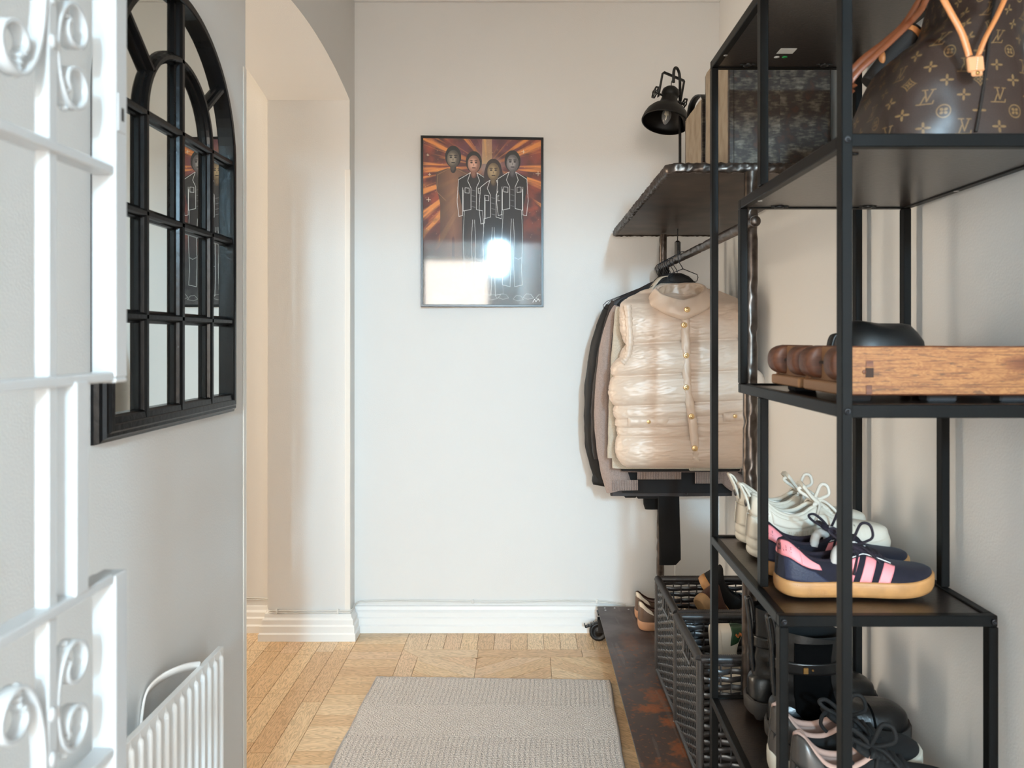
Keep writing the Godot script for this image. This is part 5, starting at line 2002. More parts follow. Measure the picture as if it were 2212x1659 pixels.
# ---- black boot
func boot(label: String, at: Vector3, turn: float) -> void:
	var o := thing("chelsea_boot", label, "boot", at, turn, "black leather boots on the lowest shelf")
	var P := {"L": .285, "W": .051, "y0": .036, "h": [[0, .080], [.1, .10], [.3, .112], [.42, .116], [.52, .104], [.62, .092], [.74, .088], [.86, .084], [.93, .076], [.98, .064], [1, .052]], "open": [[0, 0], [1, 0]], "throat": .0, "m_sole": M.boot_sole, "m_upper": M.boot_leather, "closed": true, "lug": .007, "spring": .008, "sole_out": .004, "side": .55}
	shoe_base(o, P)
	var lv := [[.045, .098, .086, .041], [.08, .092, .082, .040], [.105, .086, .077, .039], [.13, .081, .072, .040], [.16, .079, .069, .042], [.19, .079, .069, .044], [.215, .080, .071, .046], [.235, .081, .073, .047]]
	var ringo := func(y: float, off: float) -> PackedVector3Array:
		var cx := itp(_col(lv, 1), y)
		return ring_at(Vector3(cx, y + .0 * off, 0), Vector3(itp(_col(lv, 2), y) + off, 0, 0), Vector3(0, 0, itp(_col(lv, 3), y) + off), 40, .9)
	var st := mb()
	var rows := []
	for i in 24:
		var r: PackedVector3Array = ringo.call(.045 + .19 * i / 23.0, .0012 * sin(i * 1.3) * (1.0 if i < 14 else .3))
		for j in r.size(): r[j].y += (.010 * (r[j].x - .08) / .07 * -1.0 * smoothstep(12, 23, i))
		rows.append(r)
	rows.reverse()
	grid(st, rows, true)
	commit("shaft", st, M.boot_leather, o)
	st = mb()
	rows = []
	for i in 12: rows.append(ringo.call(.234 - .12 * i / 11.0, -.004))
	rows.reverse()
	grid(st, rows, true)
	fan(st, rows[0])
	commit("shaft_lining", st, M.boot_lining, o)
	var band := func(y0: float, y1: float, a0: float, a1: float, off: float, n: int) -> SurfaceTool:
		var s := mb()
		var rr := []
		for i in 9:
			var y := lerpf(y0, y1, clampf((i - 1) / 6.0, 0, 1))
			var r := PackedVector3Array()
			for j in n + 3:
				var t := lerpf(a0, a1, clampf((j - 1.0) / n, 0, 1))
				var e := -.001 if (i == 0 or i == 8 or j == 0 or j == n + 2) else off
				var cx := itp(_col(lv, 1), y)
				var ca := cos(t)
				var sa := sin(t)
				r.append(Vector3(cx + (itp(_col(lv, 2), y) + e) * signf(ca) * pow(absf(ca), .9), y, (itp(_col(lv, 3), y) + e) * signf(sa) * pow(absf(sa), .9)))
			r.reverse()
			rr.append(r)
		grid(s, rr)
		return s
	commit("elastic_gusset", band.call(.062, .222, deg_to_rad(62), deg_to_rad(122), .0012, 16), M.boot_elastic, o)
	commit("elastic_gusset", band.call(.062, .222, deg_to_rad(238), deg_to_rad(298), .0012, 16), M.boot_elastic, o)
	commit("ankle_strap", band.call(.158, .182, 0, TAU, .0035, 60), M.boot_leather, o)
	st = mb()
	box(st, Vector3(.060, .170, .0500), Vector3(.010, .013, .003), .001)
	box(st, Vector3(.074, .171, .0500), Vector3(.004, .004, .004), .001)
	commit("buckle", st, M.brass_dark, o)
	st = mb()
	strip(st, curve([Vector3(.010, .10, 0), Vector3(.006, .15, 0), Vector3(.004, .20, 0), Vector3(-.002, .245, 0), Vector3(-.004, .262, 0), Vector3(.004, .262, 0), Vector3(.010, .238, 0), Vector3(.012, .21, 0)], 24), Vector3(0, 0, .011), .0045)
	commit("heel_pull", st, M.boot_leather, o)
	st = mb()
	var w := []
	for s in [1.0, -1.0]:
		for k in 40:
			var u: float = k / 39.0 if s > 0 else 1.0 - k / 39.0
			w.append(Vector3(u * P.L, P.y0 + .004 + spring(P, u), s * P.W * itp(FOOT, u)) + SN2(P, u, s) * .004)
	tube(st, w, .0025, 6, false, true)
	commit("welt", st, M.boot_sole, o)
	st = mb()
	for s in [1.0, -1.0]: patch(st, P, [Vector2(.70, .04), Vector2(.715, .04), Vector2(.70, 1.0), Vector2(.685, 1.0)], s, .0012, 2, 10)
	commit("toe_seam", st, M.boot_elastic, o)

func _col(lv: Array, k: int) -> Array:
	var r := []
	for q in lv: r.append([q[0], q[k]])
	return r

# ---- black and pewter trainer on a chunky white sole
func pewter_shoe(label: String, at: Vector3, turn: float) -> void:
	var o := thing("chunky_trainer", label, "shoe", at, turn, "black and pewter trainers on the lowest shelf")
	var P := {"L": .285, "W": .049, "y0": .042, "h": [[0, .132], [.04, .132], [.10, .112], [.18, .092], [.30, .086], [.40, .094], [.47, .104], [.54, .100], [.64, .086], [.76, .074], [.88, .066], [.95, .060], [1, .050]], "open": [[0, 0], [.02, .12], [.06, .45], [.14, .62], [.3, .62], [.4, .55], [.48, .4], [.55, 0], [1, 0]], "throat": .55, "m_sole": M.sole_white, "m_upper": M.black_suede, "m_lining": M.pink_lining, "m_collar": M.pink_lining, "collar_r": .006, "lean": .010, "sole_out": .003, "lug": .004}
	shoe_base(o, P)
	var st := mb()
	for s in [1.0, -1.0]:
		patch(st, P, [Vector2(0, .30), Vector2(.22, .26), Vector2(.14, .78), Vector2(0, .97)], s, .0024)
		patch(st, P, [Vector2(0, .02), Vector2(.16, .02), Vector2(.20, .24), Vector2(0, .28)], s, .0016)
	commit("heel_panel", st, M.grey_metallic, o).set_meta("label", "pewter metallic heel panel")
	tongue(o, P, [Vector3(.180, .076, 0), Vector3(.150, .096, 0), Vector3(.120, .112, 0), Vector3(.104, .124, 0)], .020, .026, .007, M.black_suede)
	st = mb()
	var lp := curve([Vector3(.098, .094, .024), Vector3(.088, .108, .020), Vector3(.098, .122, .010), Vector3(.116, .124, .002), Vector3(.126, .112, -.004)], 16)
	tube(st, lp, .0036, 8)
	commit("tongue_loop", st, M.black_suede, o)
	laces(o, P, [.48, .53, .58, .63, .68], .78, .0034, M.lace_black, true, 1.1)

# ---- brown leather court shoe with cream heel
func brown_shoe(label: String, at: Vector3, turn: float) -> void:
	var o := thing("leather_sneaker", label, "shoe", at, turn, "brown leather sneakers on the iron plate")
	var P := {"L": .27, "W": .046, "y0": .030, "h": [[0, .100], [.04, .100], [.10, .086], [.20, .070], [.32, .066], [.42, .074], [.50, .080], [.62, .070], [.78, .060], [.92, .050], [1, .040]], "open": [[0, 0], [.02, .12], [.06, .45], [.14, .62], [.3, .62], [.42, .5], [.54, 0], [1, 0]], "throat": .54, "m_sole": M.gum_pale, "m_upper": M.brown_leather, "m_lining": M.pink_lining, "m_collar": M.brown_suede, "lean": .005}
	shoe_base(o, P)
	var st := mb()
	for s in [1.0, -1.0]: patch(st, P, [Vector2(0, .56), Vector2(.20, .50), Vector2(.16, .90), Vector2(0, .98)], s, .0014)
	commit("heel_tab", st, M.cream_leather, o).set_meta("label", "cream leather heel tab")
	tongue(o, P, [Vector3(.160, .068, 0), Vector3(.130, .084, 0), Vector3(.104, .098, 0)], .018, .024, .005, M.brown_leather)
	laces(o, P, [.47, .53, .59, .65], .82, .0022, M.cream_leather, false)

# ---- shoes kept in the baskets
func basket_shoe(called: String, label: String, group: String, sole: Material, upper: Material, tab: Material, at: Vector3, b: Basis) -> Node3D:
	var o := thing(called, label, "shoe", at, 0, group)
	o.basis = b
	var P := {"L": .262, "W": .045, "y0": .024, "h": [[0, .086], [.04, .088], [.10, .078], [.20, .066], [.32, .062], [.42, .070], [.50, .076], [.62, .068], [.78, .058], [.92, .050], [1, .038]], "open": [[0, 0], [.02, .12], [.06, .45], [.14, .62], [.3, .62], [.42, .5], [.54, 0], [1, 0]], "throat": .54, "m_sole": sole, "m_upper": upper, "m_lining": M.bag_inside, "m_collar": tab, "lean": .005}
	shoe_base(o, P)
	if tab == M.cream_leather:
		var st := mb()
		for s in [1.0, -1.0]: patch(st, P, [Vector2(0, .30), Vector2(.16, .36), Vector2(.13, .92), Vector2(0, .97)], s, .0012)
		commit("heel_tab", st, M.green_leather, o).set_meta("label", "green heel tab")
		st = mb()          # small embroidered bee
		for k in 4: ball(st, S(P, .045 + k * .012, .62, 1.0) + Vector3(0, 0, .0014), Vector3(.0016, .0045 - absf(k - 1.5) * .001, .001), 5)
		for e in [-1.0, 1.0]: ball(st, S(P, .062, .62 + e * .12, 1.0) + Vector3(0, 0, .0014), Vector3(.005, .003, .0008), 5)
		commit("embroidered_bee", st, M.orange_print, o)
	laces(o, P, [.48, .54, .60], .82, .0024, tab, false)
	return o

# ---------------------------------------------------------------- woven baskets
func weave(st: SurfaceTool, o: Vector3, u: Vector3, v: Vector3, nrm: Vector3, lu: float, lv: float, nu: int, nv: int, seed_: int, hole := Rect2()) -> void:
	var r2 := RandomNumberGenerator.new()
	r2.seed = seed_
	for i in nu + 1:                   # upright stakes
		var x := lu * (i + .0) / nu
		var b := o + u * x
		tube(st, [b, b + v * lv], .0022, 5, false)
	for k in nv:                       # strands woven in and out
		var y := lv * (k + .5) / nv
		var ph := float(k % 2)
		var path := []
		var runs := [[0.0, lu]]
		if hole.size.x > 0 and y > hole.position.y and y < hole.end.y: runs = [[0.0, hole.position.x], [hole.end.x, lu]]
		var sag := r2.randf_range(-.0012, .0012)
		for run in runs:
			path = []
			var n := maxi(2, int((run[1] - run[0]) / lu * nu * 2))
			for i in n + 1:
				var x := lerpf(run[0], run[1], float(i) / n)
				var w := sin((x / lu * nu + ph - .5) * PI)
				path.append(o + u * x + v * (y + sag * sin(x * 40.0) + r2.randf_range(-.0007, .0007)) + nrm * w * .0034)
			strip(st, path, v * (lv / nv * .36), .0026)

func wrapped(st: SurfaceTool, path: Array, r: float, step := .0052) -> void:      # rod wound round with strands
	var fine := []
	var rad := []
	for i in path.size() - 1:
		var a: Vector3 = path[i]
		var b: Vector3 = path[i + 1]
		var n := maxi(2, int(a.distance_to(b) / (step * .5)))
		for k in n:
			fine.append(a.lerp(b, float(k) / n))
			rad.append(r * (1.06 if k % 2 == 0 else .90))
	fine.append(path[-1])
	rad.append(r)
	tube(st, fine, rad, 8)

func basket(label: String, at: Vector3, s: Vector3, seed_: int) -> void:
	var o := thing("wicker_basket", label, "basket", at, 0, "black wicker baskets on the iron plate")
	var hx := s.x * .5
	var hz := s.z * .5
	var h := s.y
	var y0 := .012
	var sides := [[Vector3(-hx, y0, -hz), Vector3.BACK, Vector3.LEFT, s.z], [Vector3(-hx, y0, hz), Vector3.RIGHT, Vector3.BACK, s.x], [Vector3(hx, y0, hz), Vector3.FORWARD, Vector3.RIGHT, s.z], [Vector3(hx, y0, -hz), Vector3.LEFT, Vector3.FORWARD, s.x]]
	for k in 4:
		var q = sides[k]
		var st := mb()
		var hole := Rect2(q[3] * .32, h * .76, q[3] * .36, h * .14) if k % 2 == 0 else Rect2()
		weave(st, q[0], q[1], Vector3.UP, q[2], q[3], h - .02, 11 if k % 2 == 0 else 13, 26 if k % 2 == 0 else 15, seed_ + k, hole)
		commit("woven_side", st, M.wicker, o).set_meta("kind", "stuff")
	var rim := [Vector3(-hx, h - .006, -hz), Vector3(-hx, h - .006, hz), Vector3(hx, h - .006, hz), Vector3(hx, h - .006, -hz)]
	for k in 4:
		var st := mb()
		wrapped(st, [rim[k], rim[(k + 1) % 4]], .0115)
		commit("wrapped_rim", st, M.wicker, o)
		st = mb()
		var a: Vector3 = rim[k]
		wrapped(st, [Vector3(a.x, .008, a.z), a], .0105)
		commit("wrapped_corner", st, M.wicker, o)
		st = mb()
		var b: Vector3 = rim[(k + 1) % 4]
		wrapped(st, [Vector3(a.x, .009, a.z), Vector3(b.x, .009, b.z)], .0085)
		commit("bottom_rod", st, M.wicker, o)
	for k in [0, 2]:       # wound edge of the hand hole
		var q = sides[k]
		var st := mb()
		var f := func(x: float, y: float) -> Vector3: return q[0] + q[1] * x + Vector3(0, y, 0) + q[2] * .001
		var x0: float = q[3] * .32
		var x1: float = q[3] * .68
		wrapped(st, [f.call(x0, h * .88), f.call(x0 + .004, h * .78), f.call(x0 + .012, h * .755), f.call(x1 - .012, h * .755), f.call(x1 - .004, h * .78), f.call(x1, h * .88)], .004, .006)
		commit("hand_hole_edge", st, M.wicker, o)
	var st2 := mb()
	box(st2, Vector3(0, .012, 0), Vector3(s.x - .01, .006, s.z - .01), .001)
	commit("bottom", st2, M.wicker, o)

# ---------------------------------------------------------------- clothes on the rail
func hook(o: Node3D, w: float, drop: float, fan_ := true, wire_r := .0014, fall := .105) -> void:
	# wire hanger; the rail passes through the thing's origin
	var st := mb()
	var pts := []
	for k in 17:
		var t := deg_to_rad(lerpf(-20, 215, k / 16.0))
		pts.append(Vector3(cos(t) * .0175, sin(t) * .0175 + .000, 0))
	pts.append(Vector3(-.012, -.022, 0))
	pts.append(Vector3(-.004, -.034, 0))
	pts.append(Vector3(0, -.044, 0))
	pts.append(Vector3(0, -drop, 0))
	tube(st, pts, wire_r, 6)
	if fan_:
		var y := -drop
		var a := Vector3(-w, y - fall, 0)
		var b := Vector3(w, y - fall, 0)
		tube(st, [Vector3(0, y, 0), a * .94 + Vector3(0, .006, 0), a, a + Vector3(.004, -.012, 0), a + Vector3(.02, -.016, 0), b + Vector3(-.02, -.016, 0), b + Vector3(-.004, -.012, 0), b, b * .94 + Vector3(0, .006, 0), Vector3(0, y, 0)], wire_r, 6)
	commit("hanger", st, M.wire, o)

var cn: FastNoiseLite

# a hanging body: rows of [y, left x, right x, half depth]; crease = height of the folds
func torso(o: Node3D, n: String, prof: Array, m: Material, crease: float, seed_: int, vn := 60, pw := .55, puff = null) -> MeshInstance3D:
	var col := func(k: int) -> Array:
		var r := []
		for q in prof: r.append([-q[0], q[k]])
		return r
	var cl: Array = col.call(1)
	var cr: Array = col.call(2)
	var cd: Array = col.call(3)
	var cz: Array = col.call(4) if prof[0].size() > 4 else []
	var y0: float = prof[0][0]
	var y1: float = prof[-1][0]
	var rows := []
	var na := 112
	for i in vn + 1:
		var y := lerpf(y0, y1, float(i) / vn)
		var a := itp(cl, -y)
		var b := itp(cr, -y)
		var d := itp(cd, -y)
		var zs := itp(cz, -y) if cz.size() > 0 else 0.0
		var r := PackedVector3Array()
		for j in na:
			var t := TAU * j / na
			var c := cos(t)
			var s := sin(t)
			var p := Vector3((a + b) * .5 + (b - a) * .5 * signf(c) * pow(absf(c), .8), y, zs + d * signf(s) * pow(absf(s), pw))
			var w := cn.get_noise_3d(p.x * 60.0 + seed_ * 31.0, p.y * 16.0, signf(s) * 40.0) * crease + cn.get_noise_3d(p.x * 150.0 + p.y * 120.0 + seed_ * 57.0, p.y * 60.0, signf(s) * 90.0) * crease * .45
			if puff != null: w += puff.call(p, s)
			r.append(p + Vector3(c * .6, 0, s).normalized() * w)
		r.reverse()
		rows.append(r)
	rows.reverse()
	var st := mb()
	grid(st, rows, true, false, 1.0, 1.0)
	fan(st, rows[0], true)
	fan(st, rows[-1])
	return commit(n, st, m, o)

func sleeve(o: Node3D, n: String, pts: Array, rad: Array, m: Material, crease: float, seed_: int, flat := .5) -> MeshInstance3D:
	var c := curve(pts, 48)
	var rr := []
	for k in rad.size(): rr.append([float(k) / (rad.size() - 1), rad[k]])
	var rows := []
	for i in c.size():
		var t: Vector3 = (c[mini(i + 1, c.size() - 1)] - c[maxi(i - 1, 0)]).normalized()
		var s := t.cross(Vector3.BACK).normalized()
		var r := itp(rr, float(i) / (c.size() - 1))
		var row := PackedVector3Array()
		for j in 28:
			var an := TAU * j / 28
			var p: Vector3 = c[i]
			var w := 1.0 + cn.get_noise_3d(p.y * 90.0 + seed_ * 13.0, cos(an) * 26.0, sin(an) * 26.0 + p.x * 60.0) * crease / r
			row.append(p + s * cos(an) * r * w + Vector3.BACK * sin(an) * r * flat * w)
		rows.append(row)
	var st := mb()
	grid(st, rows, true)
	fan(st, rows[0], true)
	fan(st, rows[-1])
	return commit(n, st, m, o)

func rail_at(d: float) -> Vector3:
	return Vector3(lerpf(.538, .552, (3.13 - d) / 1.285), 1.505, -d)

func clothes() -> void:
	cn = noise(181, .1, FastNoiseLite.TYPE_SIMPLEX_SMOOTH, 3)
	puffer_vest()
	var r: Vector3
	var at := func(d: float, px: float, py: float) -> Vector3:      # metres from the hook for a point seen d metres away
		return Vector3((px - 1135.0) * d / 1660.0, 1.22 - (py - 733.0) * d / 1660.0, -d) - rail_at(d)

	# cream overshirt behind the vest
	var d := 2.745
	var o := thing("cream_overshirt", "cream cotton overshirt hanging directly behind the beige puffer vest", "shirt", rail_at(d))
	hook(o, .19, .050)
	torso(o, "body", [[-.085, -.06, .055, .008], [-.115, -.10, .10, .014], [-.165, -.195, .19, .017], [-.20, -.215, .20, .018], [-.40, -.236, .235, .018], [-.60, -.238, .25, .018], [-.745, -.232, .250, .017]], M.cream_cotton, .006, 2)
	sleeve(o, "sleeve", [at.call(d, 1349, 664), at.call(d, 1345, 740), at.call(d, 1336, 860), at.call(d, 1329, 940), at.call(d, 1328, 989)], [.030, .036, .034, .026, .025], M.cream_cotton, .004, 3)
	sleeve(o, "sleeve", [Vector3(.195, -.17, 0), Vector3(.205, -.4, 0), Vector3(.215, -.70, 0)], [.03, .034, .026], M.cream_cotton, .004, 4)
	var st := mb()
	box(st, at.call(d, 1512, 1004) + Vector3(0, 0, .024), Vector3(.088, .034, .010), .003)
	commit("front_tail", st, M.cream_cotton, o)
	st = mb()
	strip(st, curve([at.call(d, 1403, 628), at.call(d, 1424, 602), at.call(d, 1438, 597)], 8), Vector3(.006, 0, .012), .003)
	commit("collar_point", st, M.cream_cotton, o)

	# black sweater whose hem shows below the vest
	d = 2.795
	o = thing("black_sweater", "black sweater whose hem shows just below the beige puffer vest", "sweater", rail_at(d))
	hook(o, .19, .046)
	torso(o, "body", [[-.045, -.028, .026, .012], [-.062, -.062, .058, .022], [-.10, -.10, .092, .020], [-.16, -.19, .18, .020], [-.40, -.212, .215, .018], [-.60, -.210, .23, .018], [-.750, -.198, .24, .018], [-.764, -.194, .236, .014]], M.jacket_black, .005, 5)
	for s in [-1.0, 1.0]: sleeve(o, "sleeve", [Vector3(s * .18, -.17, 0), Vector3(s * .20, -.4, 0), Vector3(s * .19, -.72, 0)], [.03, .034, .026], M.jacket_black, .004, 6)

	# knitted cardigan
	d = 2.852
	o = thing("knit_cardigan", "greyish pink knitted cardigan with ribbed hem hanging behind the vest", "cardigan", rail_at(d))
	hook(o, .2, .050)
	torso(o, "body", [[-.09, -.05, .05, .010], [-.125, -.10, .10, .018], [-.175, -.205, .20, .020], [-.40, -.225, .23, .020], [-.60, -.235, .25, .020], [-.775, -.235, .26, .020]], M.knit_wool, .004, 7)
	sleeve(o, "sleeve", [at.call(d, 1343, 664), at.call(d, 1327, 722), at.call(d, 1316, 800), at.call(d, 1309, 890), at.call(d, 1311, 950), at.call(d, 1324, 1010), at.call(d, 1338, 1056)], [.030, .042, .046, .043, .042, .048, .050], M.knit_wool, .003, 8, .6)
	sleeve(o, "sleeve", [Vector3(.205, -.17, 0), Vector3(.225, -.4, 0), Vector3(.24, -.62, .0), at.call(d, 1572, 1018), at.call(d, 1596, 1046)], [.03, .045, .043, .036, .034], M.knit_wool, .003, 9, .6)
	st = mb()
	for s in [[1374, 1468, 1012, 1032], [1497, 1556, 1012, 1041]]:
		var n := int((s[1] - s[0]) / 3.4)
		for k in n:
			var x: float = lerpf(s[0], s[1], (k + .5) / n)
			tube(st, [at.call(d, x, s[2] - 14) + Vector3(0, 0, .031), at.call(d, x, s[3]) + Vector3(0, 0, .031)], .0029, 6)
	var n2 := 16
	for k in n2: tube(st, [at.call(d, 1320 + k * 3.6, 1034) + Vector3(0, 0, .029), at.call(d, 1320 + k * 3.6, 1057 - k * .1) + Vector3(0, 0, .030)], .0030, 6)
	commit("ribbed_hem", st, M.knit_wool, o)

	# brown-black jacket: its shoulder shows above the cream one
	d = 2.925
	o = thing("brown_jacket", "dark brown jacket with one shoulder showing above the cream garments", "jacket", rail_at(d))
	hook(o, .2, .045)
	torso(o, "body", [[-.055, -.03, .03, .012], [-.072, -.07, .07, .024], [-.105, -.135, .12, .016], [-.135, -.200, .19, .016], [-.18, -.207, .20, .016], [-.40, -.215, .22, .015], [-.70, -.222, .24, .014], [-.88, -.215, .245, .014]], M.jacket_brown, .006, 10)
	sleeve(o, "sleeve", [at.call(d, 1335, 652), at.call(d, 1312, 760), at.call(d, 1299, 850), at.call(d, 1294, 930), at.call(d, 1300, 990)], [.026, .036, .034, .032, .028], M.jacket_brown, .005, 11)
	sleeve(o, "sleeve", [Vector3(.19, -.14, 0), Vector3(.22, -.4, 0), Vector3(.24, -.82, 0)], [.028, .036, .03], M.jacket_brown, .005, 12)
	# black zip jacket with a lettered pull strap
	d = 2.893
	o = thing("black_zip_jacket", "black zip jacket with a lettered zip pull hanging under the vest's hem", "jacket", rail_at(d))
	hook(o, .19, .046)
	torso(o, "body", [[-.10, -.05, .05, .012], [-.13, -.11, .11, .012], [-.19, -.185, .185, .013], [-.50, -.195, .22, .013], [-.80, -.185, .245, .013], [-.862, -.175, .235, .010]], M.denim_black, .005, 14)
	st = mb()
	strip(st, curve([at.call(2.872, 1471, 1000), at.call(2.872, 1473, 1030), at.call(2.872, 1480, 1052), at.call(2.872, 1489, 1062)], 10), Vector3(.0045, 0, 0), .003)
	commit("zip_tape", st, M.jacket_black, o)
	st = mb()
	strip(st, [at.call(2.812, 1488, 1012), at.call(2.812, 1489, 1030), at.call(2.812, 1492, 1062)], Vector3(.0092, .001, 0), .0022)
	commit("pull_strap", st, M.jacket_black, o)
	var c0: Vector3 = at.call(2.812, 1489.6, 1041) + Vector3(0, 0, .0014)
	var f := func(x: float, y: float, z: float) -> Vector3: return c0 + Vector3(y * .92 - x * .075 * -1.0, -x, z)
	put("strap_lettering", text_mesh("Just Style", .0165, .0008, f, true, "Droid Serif"), M.gold_thread, o)
	st = mb()
	var z0: Vector3 = at.call(2.812, 1492, 1062)
	tube(st, [z0 + Vector3(-.005, 0, 0), z0 + Vector3(-.005, -.010, 0), z0 + Vector3(.005, -.010, 0), z0 + Vector3(.005, 0, 0)], .0012, 6)
	box(st, z0 + Vector3(0, -.014, 0), Vector3(.012, .010, .003), .001)
	tube(st, [z0 + Vector3(-.006, -.018, 0), z0 + Vector3(-.0066, -.028, 0), z0 + Vector3(.0066, -.028, 0), z0 + Vector3(.006, -.018, 0)], .0013, 6)
	commit("zip_slider", st, M.zip_metal, o)

	# black parka at the back, its sleeve the leftmost of all the clothes
	d = 3.02
	o = thing("black_parka", "long black parka at the back with its sleeve hanging farthest out", "coat", rail_at(d))
	hook(o, .22, .045)
	torso(o, "body", [[-.06, -.03, .03, .012], [-.085, -.08, .08, .026], [-.14, -.205, .19, .026], [-.20, -.222, .21, .028], [-.45, -.245, .22, .028], [-.80, -.270, .23, .028], [-.862, -.268, .23, .026], [-.868, -.20, .23, .022]], M.jacket_black, .007, 15)
	sleeve(o, "sleeve", [at.call(d, 1326, 662), at.call(d, 1302, 742), at.call(d, 1288, 826), at.call(d, 1282, 890), at.call(d, 1284, 955), at.call(d, 1298, 1020), at.call(d, 1304, 1040)], [.030, .046, .043, .038, .036, .034, .034], M.jacket_black, .006, 16, .7)
	sleeve(o, "sleeve", [Vector3(.18, -.16, 0), Vector3(.20, -.4, 0), Vector3(.20, -.80, 0)], [.03, .04, .034], M.jacket_black, .006, 17)
	for q in [[1345, 1372, 1026, 1070], [1372, 1437, 1036, 1072]]:
		st = mb()
		var a: Vector3 = at.call(d, q[0], q[2]) + Vector3(0, 0, .045)
		var b: Vector3 = at.call(d, q[1], q[3]) + Vector3(0, 0, .045)
		box(st, (a + b) * .5, Vector3(b.x - a.x, a.y - b.y, .012), .005)
		commit("pocket_flap", st, M.denim_black, o)
	# empty hangers pushed to the end of the rail
	for k in 2:
		var dd: float = [2.985, 3.075][k]
		o = thing("wire_hanger", ["thin wire hanger whose shoulder loop sticks out left of the dark sleeve", "thin black wire hanger pushed against the far end of the iron rail"][k], "hanger", rail_at(dd))
		hook(o, [.238, .20][k], [.048, .052][k])
	# narrow black scarves
	d = 2.957
	o = thing("black_scarf", "long narrow black knitted scarf hanging lowest of all the clothes", "scarf", rail_at(d))
	torso(o, "cloth", [[.016, -.006, .006, .010], [-.02, -.010, .012, .016], [-.30, -.026, .040, .012], [-.70, -.028, .052, .010], [-.90, -.030, .052, .009], [-1.135, -.025, .058, .008], [-1.152, -.025, .040, .007]], M.knit_black, .002, 18, 60, .4)
	d = 3.045
	o = thing("black_belt_end", "short black knitted end hanging beside the long scarf", "scarf", rail_at(d))
	torso(o, "cloth", [[.016, -.006, .006, .010], [-.02, -.012, .008, .014], [-.40, -.060, .0, .012], [-.80, -.072, -.012, .010], [-.945, -.070, -.010, .009], [-.958, -.064, -.014, .008]], M.knit_black, .002, 19, 50, .4)

